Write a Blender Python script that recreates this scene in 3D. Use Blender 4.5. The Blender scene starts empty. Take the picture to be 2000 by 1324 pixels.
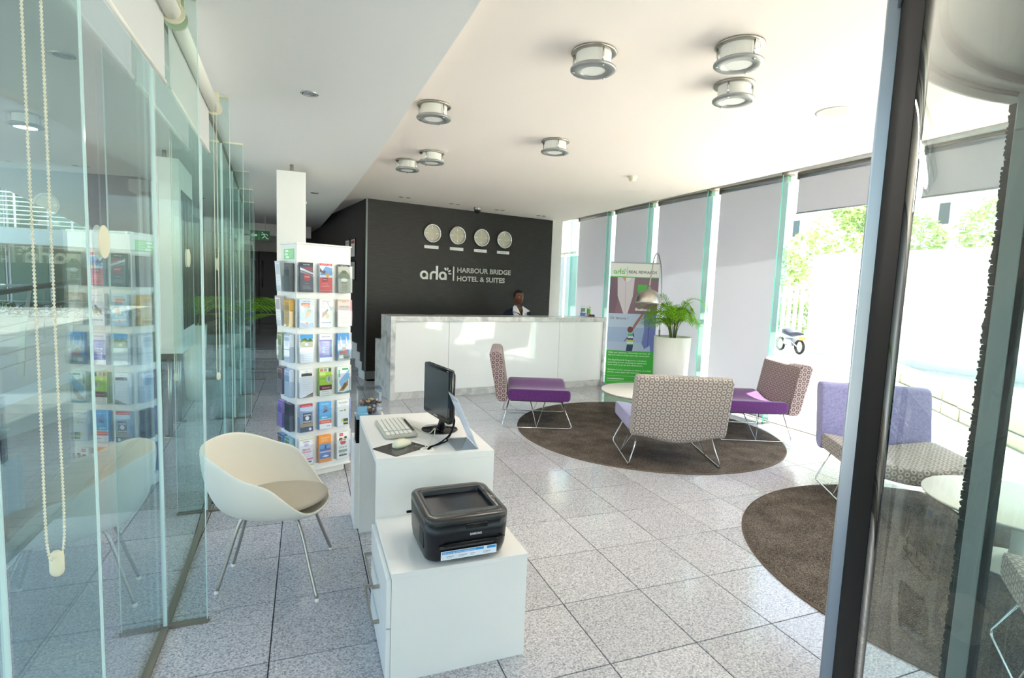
import bpy, bmesh, math, random
from mathutils import Vector, Matrix, noise
PI = math.pi
S, K = math.sin, math.cos
def rad(a): return a*PI/180
sc = bpy.context.scene
C = sc.collection

# ---------------------------------------------------------------- camera
PIT, ROL, YAW, EYE = 0.0970, 0.0389, 0.3694, 1.575
F = Vector((S(YAW)*K(PIT), K(YAW)*K(PIT), -S(PIT)))
Rt = Vector((K(YAW), -S(YAW), 0)); Up = Rt.cross(F)
cr = Rt*K(ROL)+Up*S(ROL); cu = Up*K(ROL)-Rt*S(ROL)
cam = bpy.data.objects.new('camera', bpy.data.cameras.new('camera')); C.objects.link(cam)
m4 = Matrix((cr, cu, -F)).transposed().to_4x4(); m4.translation = Vector((0, 0, EYE))
cam.matrix_world = m4
cam.data.sensor_width = 36; cam.data.lens = 1044.6/2000*36; cam.data.clip_start = .02; cam.data.clip_end = 300
sc.camera = cam

# ---------------------------------------------------------------- world, sun, exposure
w = bpy.data.worlds.new('sky'); sc.world = w; w.use_nodes = True
nt = w.node_tree; nt.nodes.clear()
sky = nt.nodes.new('ShaderNodeTexSky'); sky.sky_type = 'NISHITA'; sky.sun_disc = False
sky.sun_elevation = rad(66); sky.sun_rotation = rad(80); sky.air_density = 1.2; sky.dust_density = 2.5; sky.ozone_density = 1
bg = nt.nodes.new('ShaderNodeBackground'); bg.inputs[1].default_value = .33
wo = nt.nodes.new('ShaderNodeOutputWorld')
nt.links.new(sky.outputs[0], bg.inputs[0]); nt.links.new(bg.outputs[0], wo.inputs[0])
sun = bpy.data.objects.new('sun', bpy.data.lights.new('sun', 'SUN')); C.objects.link(sun)
sun.data.energy = 17.0; sun.data.angle = rad(.6); sun.data.color = (1, .94, .88)
sun.rotation_euler = Vector((-.305, -.06, -.95)).to_track_quat('-Z', 'Y').to_euler()
sc.view_settings.view_transform = 'Standard'; sc.view_settings.look = 'None'
sc.view_settings.gamma = 1; sc.view_settings.use_curve_mapping = False
sc.view_settings.exposure = 1.22
sc.cycles.max_bounces = 10; sc.cycles.diffuse_bounces = 5; sc.cycles.glossy_bounces = 5
sc.cycles.transmission_bounces = 8; sc.cycles.transparent_max_bounces = 48
sc.cycles.sample_clamp_indirect = 6

def portal(name, loc, rot, sx, sy):          # marks the openings for sky sampling, adds no light of its own
    l = bpy.data.lights.new(name, 'AREA'); l.shape = 'RECTANGLE'; l.size = sx; l.size_y = sy; l.cycles.is_portal = True
    o = bpy.data.objects.new(name, l); C.objects.link(o); o.location = loc; o.rotation_euler = rot
portal('portal_right', (5.75, 3.0, 1.5), (0, rad(90), 0), 3.0, 17.5)
portal('portal_left', (-3.9, 4.5, 1.3), (0, rad(-90), 0), 3.0, 15.0)
portal('portal_rear', (1.2, -5.6, 1.4), (rad(90), 0, 0), 9.5, 2.9)

# ---------------------------------------------------------------- materials
def lin(h):
    if isinstance(h, str):
        h = h.lstrip('#'); c = [int(h[i:i+2], 16)/255 for i in (0, 2, 4)]
    else: c = h
    return tuple((x/12.92 if x <= .04045 else ((x+.055)/1.055)**2.4) for x in c)+(1,)
class N:
    def __init__(s, name):
        s.m = bpy.data.materials.new(name); s.m.use_nodes = True; s.t = s.m.node_tree; s.t.nodes.clear()
        s.out = s.n('OutputMaterial')
    def n(s, t, **kw):
        nd = s.t.nodes.new('ShaderNode'+t)
        for k, v in kw.items():
            if k.startswith('i_'): nd.inputs[k[2:].replace('_', ' ')].default_value = v
            elif k.startswith('n_'): nd.inputs[int(k[2:])].default_value = v
            else: setattr(nd, k, v)
        return nd
    def l(s, a, b): s.t.links.new(a, b)
    def math(s, op, a, b=None, c=None):
        nd = s.n('Math', operation=op)
        for i, v in enumerate((a, b, c)):
            if v is None: continue
            if isinstance(v, (int, float)): nd.inputs[i].default_value = v
            else: s.l(v, nd.inputs[i])
        return nd.outputs[0]
    def mix(s, f, a, b):
        nd = s.n('Mix', data_type='RGBA')
        for i, v in ((0, f), (6, a), (7, b)):
            if isinstance(v, (int, float, tuple)): nd.inputs[i].default_value = v
            else: s.l(v, nd.inputs[i])
        return nd.outputs[2]
    def ramp(s, f, stops):
        nd = s.n('ValToRGB'); e = nd.color_ramp.elements
        while len(e) < len(stops): e.new(.5)
        for i, (p, c) in enumerate(stops): e[i].position = p; e[i].color = c if len(c) == 4 else c+(1,)
        s.l(f, nd.inputs[0]); return nd.outputs[0]
    def bsdf(s, col, rough=.5, metal=0, spec=.5, bump=None, **kw):
        b = s.n('BsdfPrincipled')
        for k, v in (('Base Color', col), ('Roughness', rough), ('Metallic', metal), ('Specular IOR Level', spec)):
            if isinstance(v, (int, float, tuple)): b.inputs[k].default_value = v
            else: s.l(v, b.inputs[k])
        for k, v in kw.items(): b.inputs[k.replace('_', ' ')].default_value = v
        if bump:
            bp = s.n('Bump'); bp.inputs['Strength'].default_value = bump[1]; bp.inputs['Distance'].default_value = bump[2]
            s.l(bump[0], bp.inputs['Height']); s.l(bp.outputs[0], b.inputs['Normal'])
        s.l(b.outputs[0], s.out.inputs[0]); return b
def plain(name, col, rough=.5, metal=0, spec=.5, nz=0, nscale=20, **kw):
    a = N(name); c = lin(col)
    if nz:
        co = a.n('TexCoord'); t = a.n('TexNoise'); t.inputs['Scale'].default_value = nscale; a.l(co.outputs['Object'], t.inputs['Vector'])
        d = tuple(max(0, x*(1-nz)) for x in c[:3])+(1,)
        a.bsdf(a.mix(t.outputs['Fac'], d, c), rough, metal, spec, **kw)
    else: a.bsdf(c, rough, metal, spec, **kw)
    return a.m
MT = {}
MT['white_paint'] = plain('white_paint', '#f3f1ec', .6, nz=.03, nscale=1.2)
MT['ceil_main'] = plain('ceiling_paint', '#f6ebe2', .8, nz=.02, nscale=.8)
MT['ceil_low'] = plain('bulkhead_paint', '#e6e5e2', .8, nz=.02, nscale=.8)
MT['lam'] = plain('white_laminate', '#f1efea', .28, nz=.04, nscale=6)
MT['gloss_white'] = plain('white_gloss_glass', '#fbfdfb', .04, spec=.7)
MT['plastic_white'] = plain('white_plastic', '#f2efe4', .35)
MT['shell'] = plain('chair_shell', '#eee8da', .38)
MT['cushion'] = plain('pale_cushion', '#bdb5a4', .75, nz=.08, nscale=30)
MT['cream'] = plain('cream_plastic', '#e3dfc4', .35)
MT['black'] = plain('black_plastic', '#0c0e14', .3)
MT['black_gloss'] = plain('black_gloss_plastic', '#08090c', .08)
MT['grey_dark'] = plain('dark_grey_plastic', '#34322f', .25)
MT['screen'] = plain('dark_screen', '#3c4041', .22)
MT['rubber'] = plain('black_rubber', '#060708', .75, spec=.2)
MT['speaker'] = plain('speaker_grille', '#cfcabb', .8)
MT['steel'] = plain('brushed_steel', '#b7b2a8', .3, metal=1, nz=.1, nscale=40)
MT['chrome'] = plain('chrome', '#d5d5d5', .12, metal=1)
MT['alu'] = plain('satin_aluminium', '#a9aeb5', .32, metal=.85)
MT['key_cap'] = plain('key_cap', '#f0ede2', .4)
MT['keyboard_case'] = plain('keyboard_case', '#bdb9a9', .5)
MT['hedge_leaf'] = plain('hedge_leaf', '#2f4a26', .8)
MT['canopy'] = plain('canopy_panel', '#747b77', .5)
MT['canopy_rim'] = plain('canopy_rim', '#4c5052', .4, metal=.4, nz=.2, nscale=60)
MT['alu_grey'] = plain('grey_coated_metal', '#7d8786', .35, metal=.3)
MT['bronze'] = plain('bronze_channel', '#8d8577', .45, metal=.5)
MT['grout'] = plain('dark_grout', '#2f2f31', .8)
MT['frosted'] = plain('frosted_glass', '#e9e9e2', .4)
MT['soil'] = plain('dark_soil', '#2b231b', .9, nz=.4, nscale=60)
MT['stem'] = plain('palm_stem', '#6d7a36', .6, nz=.3, nscale=20)
MT['skin'] = plain('brown_skin', '#6b4028', .45, nz=.12, nscale=30)
MT['hair'] = plain('black_hair', '#120d0b', .8)
MT['navy'] = plain('navy_cloth', '#12182e', .85, nz=.1, nscale=90)
MT['shirt'] = plain('white_cloth', '#eef0f6', .8, nz=.04, nscale=60)
MT['hoard'] = plain('white_render', '#f4f2ee', .8, nz=.03, nscale=3)
MT['paving'] = plain('pale_paving', '#d9d3c6', .8, nz=.12, nscale=5)
MT['deck'] = plain('grey_deck_timber', '#6d7478', .7, nz=.3, nscale=14)
MT['facade'] = plain('pale_facade', '#b4c3c6', .7, nz=.04, nscale=3)
MT['darkglass'] = plain('dark_window_glass', '#4a5a5e', .08)
MT['curtain_pale'] = plain('pale_grey_curtain', '#b9c2ba', .9)
MT['curtain'] = plain('pale_curtain', '#767f74', .9)
MT['wood_dark'] = plain('dark_wood_door', '#151213', .35, nz=.3, nscale=8)
MT['wood'] = plain('brown_wood', '#7b4d2a', .5, nz=.2, nscale=8)
MT['blue_card'] = plain('pale_blue_card', '#7fb3cf', .5)
MT['conc'] = plain('concrete', '#8f8f8c', .85, nz=.15, nscale=7)
MT['stone'] = plain('beige_stone', '#cfc6b0', .8, nz=.3, nscale=9)

def granite(name, base, dark, light, rough, scale=150):
    a = N(name); g = a.n('NewGeometry'); p = g.outputs['Position']
    v = a.n('TexVoronoi'); v.inputs['Scale'].default_value = scale; a.l(p, v.inputs['Vector'])
    n2 = a.n('TexNoise'); n2.inputs['Scale'].default_value = scale*.75; n2.inputs['Detail'].default_value = 4; a.l(p, n2.inputs['Vector'])
    sep = a.n('SeparateColor'); a.l(v.outputs['Color'], sep.inputs[0])
    c = a.ramp(sep.outputs[0], [(0, lin(dark)), (.22, lin(dark)), (.42, lin(base)), (.8, lin(base)), (1, lin(light))])
    c2 = a.ramp(n2.outputs['Fac'], [(.35, lin(dark)), (.5, lin(base)), (.68, lin(light))])
    n3 = a.n('TexNoise'); n3.inputs['Scale'].default_value = 1.1; a.l(p, n3.inputs['Vector'])
    oi = a.n('ObjectInfo')
    tone = a.math('MULTIPLY_ADD', oi.outputs['Random'], .16, .9)
    c3 = a.mix(.45, c, c2)
    mx = a.n('Mix', data_type='RGBA', blend_type='MULTIPLY'); mx.inputs[0].default_value = 1
    cb = a.n('CombineColor'); [a.l(tone, cb.inputs[i]) for i in range(3)]
    a.l(c3, mx.inputs[6]); a.l(cb.outputs[0], mx.inputs[7])
    rr = a.math('MULTIPLY_ADD', sep.outputs[1], .08, rough)
    a.bsdf(mx.outputs[2], rr, spec=.6)
    return a.m
MT['tile'] = granite('granite_tile', '#bdbcbf', '#7f8087', '#dddcde', .09)
MT['step'] = granite('granite_step', '#9c9c9b', '#6c6c70', '#b9b8b6', .35)
MT['skirt'] = granite('granite_skirting', '#8d8a86', '#5f5d5c', '#a9a6a1', .3)

def marble():
    a = N('pale_marble'); g = a.n('NewGeometry')
    n = a.n('TexNoise'); n.inputs['Scale'].default_value = 3.2; n.inputs['Detail'].default_value = 8; n.inputs['Distortion'].default_value = 1.6; a.l(g.outputs['Position'], n.inputs['Vector'])
    a.bsdf(a.ramp(n.outputs['Fac'], [(.3, lin('#a9abab')), (.46, lin('#d3d3d0')), (.54, lin('#e2e1dd')), (.7, lin('#c0c2c2'))]), .15)
    return a.m
MT['marble'] = marble()

def wallpaper():
    a = N('dark_textured_wallpaper'); co = a.n('TexCoord'); mp = a.n('Mapping'); mp.inputs['Scale'].default_value = (5, 5, 130)
    a.l(co.outputs['Object'], mp.inputs['Vector'])
    n = a.n('TexNoise'); n.inputs['Scale'].default_value = 1; n.inputs['Detail'].default_value = 6; n.inputs['Roughness'].default_value = .7; a.l(mp.outputs[0], n.inputs['Vector'])
    a.bsdf(a.ramp(n.outputs['Fac'], [(.3, lin('#171412')), (.5, lin('#27231f')), (.7, lin('#39342f'))]), .42, spec=.45, bump=(n.outputs['Fac'], .3, .004))
    return a.m
MT['wallpaper'] = wallpaper()
MT['soffit'] = plain('grey_soffit', '#a3a5a8', .7, nz=.04, nscale=2)
MT['greywall'] = plain('dark_grey_paint', '#3e3a39', .5, nz=.05, nscale=4)

def pane_mat(name, tint, refl=1.0):
    a = N(name); lw = a.n('LayerWeight'); lw.inputs[0].default_value = .5
    p5 = a.math('POWER', lw.outputs['Facing'], 5)
    f = a.math('MULTIPLY_ADD', p5, .9*refl, .045*refl)
    tr = a.n('BsdfTransparent'); tr.inputs[0].default_value = lin(tint)
    gl = a.n('BsdfGlossy'); gl.inputs['Roughness'].default_value = 0; gl.inputs['Color'].default_value = (.96, 1, .99, 1)
    mx = a.n('MixShader'); a.l(f, mx.inputs[0]); a.l(tr.outputs[0], mx.inputs[1]); a.l(gl.outputs[0], mx.inputs[2]); a.l(mx.outputs[0], a.out.inputs[0])
    return a.m
MT['glass'] = pane_mat('clear_glass', '#f8fcfb')
MT['facade_glass'] = pane_mat('courtyard_glass', '#f3f8f7', 1.9)
MT['fin_glass'] = pane_mat('green_fin_glass', '#f0f8f6')
MT['tint_glass'] = pane_mat('door_glass', '#edf3f1', .8)
MT['far_glass'] = pane_mat('far_window_glass', '#c3d2cf', .3)
MT['acrylic'] = pane_mat('clear_acrylic', '#f6f8fa', .8)
def edge_mat():
    a = N('glass_edge'); b = a.n('BsdfPrincipled'); b.inputs['Base Color'].default_value = lin('#e6f3f1'); b.inputs['Roughness'].default_value = .1
    t = a.n('BsdfTranslucent'); t.inputs[0].default_value = lin('#e9f8f5')
    mx = a.n('MixShader'); mx.inputs[0].default_value = .55; a.l(b.outputs[0], mx.inputs[1]); a.l(t.outputs[0], mx.inputs[2]); a.l(mx.outputs[0], a.out.inputs[0]); return a.m
MT['edge'] = edge_mat()
def edge2():
    a = N('teal_glass_edge'); b = a.n('BsdfPrincipled'); b.inputs['Base Color'].default_value = lin('#8fdccb'); b.inputs['Roughness'].default_value = .1
    t = a.n('BsdfTranslucent'); t.inputs[0].default_value = lin('#a6f2e0')
    mx = a.n('MixShader'); mx.inputs[0].default_value = .5; a.l(b.outputs[0], mx.inputs[1]); a.l(t.outputs[0], mx.inputs[2]); a.l(mx.outputs[0], a.out.inputs[0]); return a.m
MT['edge_teal'] = edge2(); MT['fin_teal'] = pane_mat('teal_fin_glass', '#d8f0ea')
def blind_mat(name, col, tcol, f):
    a = N(name); co = a.n('TexCoord'); t = a.n('TexNoise'); t.inputs['Scale'].default_value = 400; a.l(co.outputs['Object'], t.inputs['Vector'])
    d = a.n('BsdfDiffuse'); a.l(a.mix(t.outputs['Fac'], tuple(x*.93 for x in lin(col)[:3])+(1,), lin(col)), d.inputs[0])
    tr = a.n('BsdfTranslucent'); tr.inputs[0].default_value = lin(tcol)
    mx = a.n('MixShader'); mx.inputs[0].default_value = f; a.l(d.outputs[0], mx.inputs[1]); a.l(tr.outputs[0], mx.inputs[2]); a.l(mx.outputs[0], a.out.inputs[0]); return a.m
MT['blind'] = blind_mat('grey_blind_fabric', '#d3d3d8', '#d6d6dc', .32)
MT['blind_white'] = blind_mat('white_blind_fabric', '#ecebe8', '#dcdcda', .4)
MT['leaf'] = blind_mat('palm_leaf', '#6a9f2c', '#a2d83a', .4)
MT['tree_leaf'] = blind_mat('tree_leaf', '#8ea56a', '#b3c98a', .4)

def rings(name, ground, ring, centre, pitch=.0485):
    a = N(name); uv = a.n('UVMap'); sp = a.n('SeparateXYZ'); a.l(uv.outputs[0], sp.inputs[0])
    px, py = pitch*1.732, pitch
    def lat(ox, oy):
        fx = a.math('SUBTRACT', a.math('FRACT', a.math('ADD', a.math('DIVIDE', sp.outputs[0], px), ox)), .5)
        fy = a.math('SUBTRACT', a.math('FRACT', a.math('ADD', a.math('DIVIDE', sp.outputs[1], py), oy)), .5)
        fx = a.math('MULTIPLY', fx, px); fy = a.math('MULTIPLY', fy, py)
        return a.math('SQRT', a.math('ADD', a.math('MULTIPLY', fx, fx), a.math('MULTIPLY', fy, fy)))
    d = a.math('DIVIDE', a.math('MINIMUM', lat(0, 0), lat(.5, .5)), pitch)
    c = a.ramp(d, [(0, lin(centre)), (.15, lin(centre)), (.19, lin(ring)), (.35, lin(ring)), (.39, lin(ground)), (.52, lin(ground)), (.56, lin(centre)), (1, lin(centre))])
    rp = a.ramp(d, [(0, (0, 0, 0)), (.16, (0, 0, 0)), (.2, (1, 1, 1)), (.35, (1, 1, 1)), (.4, (0, 0, 0)), (1, (0, 0, 0))])
    t = a.n('TexNoise'); t.inputs['Scale'].default_value = 900; t.inputs['Detail'].default_value = 2; a.l(uv.outputs[0], t.inputs['Vector'])
    mx = a.n('Mix', data_type='RGBA', blend_type='MULTIPLY'); mx.inputs[0].default_value = .45; a.l(c, mx.inputs[6]); a.l(t.outputs['Color'], mx.inputs[7])
    a.bsdf(mx.outputs[2], .85, bump=(rp, .5, .002), Sheen_Weight=.25)
    return a.m
MT['rings_light'] = rings('ring_pattern_fabric', '#998b83', '#d3c8be', '#84766f')
MT['rings_dark'] = rings('dark_ring_pattern_fabric', '#b9a4a0', '#6b4c50', '#c3aeaa')
def velvet(name, c1, c2):
    a = N(name); co = a.n('TexCoord'); t = a.n('TexNoise'); t.inputs['Scale'].default_value = 55; t.inputs['Detail'].default_value = 7; t.inputs['Roughness'].default_value = .75; a.l(co.outputs['Object'], t.inputs['Vector'])
    t2 = a.n('TexNoise'); t2.inputs['Scale'].default_value = 400; a.l(co.outputs['Object'], t2.inputs['Vector'])
    a.bsdf(a.ramp(a.math('ADD', a.math('MULTIPLY', t.outputs['Fac'], .7), a.math('MULTIPLY', t2.outputs['Fac'], .3)), [(.35, lin(c1)), (.62, lin(c2))]), .8, bump=(t2.outputs['Fac'], .3, .002), Sheen_Weight=.5, Sheen_Roughness=.4)
    return a.m
MT['purple'] = velvet('purple_velvet', '#42144e', '#6b2c7c')
MT['lavender'] = velvet('lavender_velvet', '#77729f', '#a39fca')
def rug_mat():
    a = N('brown_pile'); g = a.n('NewGeometry'); t = a.n('TexNoise'); t.inputs['Scale'].default_value = 170; t.inputs['Detail'].default_value = 3; a.l(g.outputs['Position'], t.inputs['Vector'])
    t2 = a.n('TexNoise'); t2.inputs['Scale'].default_value = 5; t2.inputs['Detail'].default_value = 5; a.l(g.outputs['Position'], t2.inputs['Vector'])
    f = a.math('ADD', a.math('MULTIPLY', t.outputs['Fac'], .75), a.math('MULTIPLY', t2.outputs['Fac'], .25))
    a.bsdf(a.ramp(f, [(.36, lin('#2e2824')), (.5, lin('#5e554d')), (.66, lin('#8c8175'))]), .95, spec=.1, bump=(t.outputs['Fac'], 1, .01))
    return a.m
MT['rug'] = rug_mat()
def print_mat(rough=.35):
    a = N('printed_colours'); v = a.n('VertexColor'); v.layer_name = 'Col'; a.bsdf(v.outputs[0], rough); return a.m
MT['print'] = print_mat()

# ---------------------------------------------------------------- mesh helpers
_txt = {}
def text_mesh(s, bold=0.0):
    k = (s, bold)
    if k not in _txt:
        c = bpy.data.curves.new('t', 'FONT'); c.body = s; c.size = 1; c.offset = bold; c.resolution_u = 3; c.fill_mode = 'FRONT'
        o = bpy.data.objects.new('t', c); me = bpy.data.meshes.new_from_object(o)
        vs = [v.co.to_2d() for v in me.vertices]; fs = [tuple(p.vertices) for p in me.polygons]
        x0 = min([v.x for v in vs], default=0); x1 = max([v.x for v in vs], default=1)
        _txt[k] = (vs, fs, x0, x1); bpy.data.objects.remove(o); bpy.data.curves.remove(c); bpy.data.meshes.remove(me)
    return _txt[k]
class M:
    def __init__(s): s.b = bmesh.new(); s.cl = s.b.loops.layers.float_color.new('Col')
    def _c(s, fs, col):
        if col is not None:
            c = lin(col)
            for f in fs:
                for l in f.loops: l[s.cl] = c
    def box(s, x0, x1, y0, y1, z0, z1, bev=0, seg=2, col=None, mat=None):
        t = bmesh.new(); r = bmesh.ops.create_cube(t, size=1)
        for v in r['verts']: v.co = Vector(((v.co.x+.5)*(x1-x0)+x0, (v.co.y+.5)*(y1-y0)+y0, (v.co.z+.5)*(z1-z0)+z0))
        if bev: bmesh.ops.bevel(t, geom=t.edges[:], offset=bev, segments=seg, profile=.5, affect='EDGES')
        if mat: t.transform(mat)
        s.merge(t, col); return s
    def merge(s, t, col=None):
        vm = {v: s.b.verts.new(v.co) for v in t.verts}; fs = []
        for f in t.faces:
            try: nf = s.b.faces.new([vm[v] for v in f.verts]); nf.smooth = f.smooth; fs.append(nf)
            except ValueError: pass
        s._c(fs, col); t.free()
    def poly(s, pts, col=None):
        f = s.b.faces.new([s.b.verts.new(p) for p in pts]); s._c([f], col); return s
    def loft(s, rings_, caps=True, closed=True, col=None, smooth=True, loop=False):
        vs = [[s.b.verts.new(p) for p in r] for r in rings_]; n = len(vs[0]); fs = []
        rr = range(len(vs) if loop else len(vs)-1)
        for i in rr:
            a, b_ = vs[i], vs[(i+1) % len(vs)]
            for j in range(n if closed else n-1):
                k = (j+1) % n; f = s.b.faces.new((a[j], a[k], b_[k], b_[j])); f.smooth = smooth; fs.append(f)
        if caps and not loop: fs.append(s.b.faces.new(vs[0][::-1])); fs.append(s.b.faces.new(vs[-1]))
        s._c(fs, col); return s
    def lathe(s, prof, n=32, c=(0, 0, 0), col=None, caps=True, smooth=True):
        return s.loft([[(c[0]+r*K(2*PI*j/n), c[1]+r*S(2*PI*j/n), c[2]+z) for j in range(n)] for r, z in prof], caps=caps, col=col, smooth=smooth)
    def tube(s, pts, r, n=8, col=None, closed=False):
        pts = [Vector(p) for p in pts]; rs = r if isinstance(r, (list, tuple)) else [r]*len(pts); out = []; up = None
        for i, p in enumerate(pts):
            a = pts[i-1] if (i or closed) else p; b_ = pts[(i+1) % len(pts)] if (i < len(pts)-1 or closed) else p
            t = (b_-a).normalized()
            if up is None: up = t.orthogonal().normalized()
            up = (up-t*up.dot(t)); up = up.normalized() if up.length > 1e-6 else t.orthogonal().normalized()
            q = t.cross(up); out.append([p+(up*K(2*PI*j/n)+q*S(2*PI*j/n))*rs[i] for j in range(n)])
        return s.loft(out, caps=not closed, col=col, loop=closed)
    def text(s, body, o, ux, uy, size, col, bold=0, width=None, align='L'):
        vs, fs, x0, x1 = text_mesh(body, bold); o, ux, uy = Vector(o), Vector(ux), Vector(uy)
        sx = size if width is None else width/max(1e-4, x1-x0)
        sh = -x0 if align == 'L' else (-(x0+x1)/2 if align == 'C' else -x1)
        nv = [s.b.verts.new(o+ux*((v.x+sh)*sx)+uy*(v.y*size)) for v in vs]; out = []
        for f in fs:
            try: out.append(s.b.faces.new([nv[i] for i in f]))
            except ValueError: pass
        s._c(out, col); return s
    def xf(s, mat): s.b.transform(mat); return s
    def fin(s, name, mat, uv=False, weld=False):
        if weld: bmesh.ops.remove_doubles(s.b, verts=s.b.verts, dist=1e-5)
        bmesh.ops.recalc_face_normals(s.b, faces=s.b.faces)
        if uv:
            ul = s.b.loops.layers.uv.new('UVMap')
            for f in s.b.faces:
                n = f.normal; a = max(range(3), key=lambda i: abs(n[i]))
                for l in f.loops:
                    c = l.vert.co; l[ul].uv = ((c.y, c.z), (c.x, c.z), (c.x, c.y))[a]
        me = bpy.data.meshes.new(name); s.b.to_mesh(me); s.b.free()
        if isinstance(mat, str): mat = MT[mat]
        me.materials.append(mat); return me
def obj(name, m, mat, parent=None, loc=None, rotz=0, uv=False, **kw):
    me = m.fin(name, mat, uv) if isinstance(m, M) else m
    o = bpy.data.objects.new(name, me); C.objects.link(o)
    if parent: o.parent = parent
    if loc: o.location = loc
    if rotz: o.rotation_euler[2] = rotz
    for k, v in kw.items():
        if v is not None: o[k] = v
    return o
def thing(name, label, cat, loc=(0, 0, 0), rotz=0, group=None):
    o = bpy.data.objects.new(name, None); C.objects.link(o); o.location = loc; o.rotation_euler[2] = rotz
    o.empty_display_size = .1; o['label'] = label; o['category'] = cat
    if group: o['group'] = group
    return o
def solo(name, m, mat, label, cat, loc=None, rotz=0, group=None, uv=False):
    return obj(name, m, mat, None, loc, rotz, uv, label=label, category=cat, group=group)
def struct(name, m, mat, parent=None, **kw):
    return obj(name, m, mat, parent, kind=None if parent else 'structure', **kw)
def dup(root, loc, rotz, label=None, parent=None):
    r = root.copy(); C.objects.link(r); r.location = loc; r.rotation_euler[2] = rotz
    if parent: r.parent = parent
    if label: r['label'] = label
    for ch in root.children:
        c = ch.copy(); C.objects.link(c); c.parent = r
        for g in ch.children: d = g.copy(); C.objects.link(d); d.parent = c
    return r
def rrect(w, h, r, n=4):
    out = []
    for cx, cy, a0 in ((w/2-r, h/2-r, 0), (-w/2+r, h/2-r, 90), (-w/2+r, -h/2+r, 180), (w/2-r, -h/2+r, 270)):
        for i in range(n+1): a = rad(a0+90*i/n); out.append((cx+r*K(a), cy+r*S(a)))
    return out
def smoothpts(P, n=6):          # Catmull-Rom through the points
    P = [Vector(p) for p in P]; out = []
    for i in range(len(P)-1):
        p0, p1, p2, p3 = P[max(i-1, 0)], P[i], P[i+1], P[min(i+2, len(P)-1)]
        for k in range(n):
            t = k/n; out.append(.5*((2*p1)+(p2-p0)*t+(2*p0-5*p1+4*p2-p3)*t*t+(3*p1-p0-3*p2+p3)*t**3))
    out.append(P[-1]); return out
random.seed(7)

# ================================================================ THE SETTING
def senv(name): o = bpy.data.objects.new(name, None); C.objects.link(o); o['kind'] = 'structure'; return o
# floor: slab with a granite tile grid
GX, GY, T = .3095, 2.715, .45
floor = struct('floor', M().box(-1.48, 5.6, -5.8, 9.1, -.3, -.006), 'grout')
tile_me = M().box(0, T-.005, 0, T-.005, -.02, 0, bev=.0012, seg=1).fin('tile', 'tile')
def tile(i, j, z=0, par=floor, me=None):
    obj('tile', me or tile_me, None, par, (GX+i*T+.002, GY+j*T+.002, z))
for j in range(-4, 16):
    for i in range(-2, 12):
        y = GY+j*T
        if j == -4 and (i < -1 or i > 4): continue
        if j > 13 and i > 1: continue
        if j == 13 and i > 3: continue
        if y > 8.9 and i > 1: continue
        if j == 15: continue
        tile(i, j)
for j in range(-2, 3):
    for i in (-4, -3): tile(i, j)
for j in range(5, 14): tile(-3, j)
struct('floor_margin', M().box(.9, 5.6, 8.62, 12.2, -.02, 0), 'tile', floor)
struct('floor_margin', M().box(-1.48, 5.6, -5.8, GY-4*T, -.02, 0), 'tile', floor)
# raised corridor floor and three steps
st = senv('trim_1')
for k in range(3):
    y0 = 9.1+.2*k
    m = M()
    m.box(-1.6, .95, y0+.012, 9.7 if k == 2 else y0+.22, .133*k, .133*(k+1)-.03)
    obj('riser', m, 'step', st)
    for q in range(4):
        obj('tread', M().box(-1.6+q*.64, -1.6+q*.64+.635, y0-.012, y0+.22, .133*(k+1)-.03, .133*(k+1), bev=.004, seg=1), 'step', st)
corr = struct('floor_corridor', M().box(-2.2, 1.0, 9.7, 15.1, .0, .393), 'grout')
tl2 = M().box(0, .596, 0, .596, -.02, 0).fin('tile', MT['tile'])
for i in range(4):
    for j in range(9): obj('tile', tl2, None, corr, (-1.6+i*.6, 9.72+j*.6, .4))

# ceilings
ceil = M()
ceil.box(-.4, 4.6, -5.8, 15.2, 2.862, 3.3)
ceil.box(4.6, 5.75, -5.8, 12.2, 3.12, 3.3)
ceil.box(4.59, 4.6, -5.8, 12.2, 2.862, 3.2)
struct('ceiling', ceil, 'ceil_main')
edge = [(.646, -5.8), (.646, -3), (.646, -1), (.646, 1), (.6455, 2.1), (.641, 2.6), (.621, 3.6), (.60, 4.97), (.575, 5.98), (.535, 7.05), (.42, 9.6), (.25, 13.2), (.16, 15.2)]
es = smoothpts([(x, y, 0) for x, y in edge], 5)
cl = M(); pts = [(-.9, -5.8)]+[(p.x, p.y) for p in es]+[(-2.3, 15.2), (-2.3, 9.0), (-.95, 8.8)]
cl.loft([[(x, y, 2.70) for x, y in pts], [(x, y, 3.3) for x, y in pts]], smooth=False)
struct('ceiling_bulkhead', cl, 'ceil_low')

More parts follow.
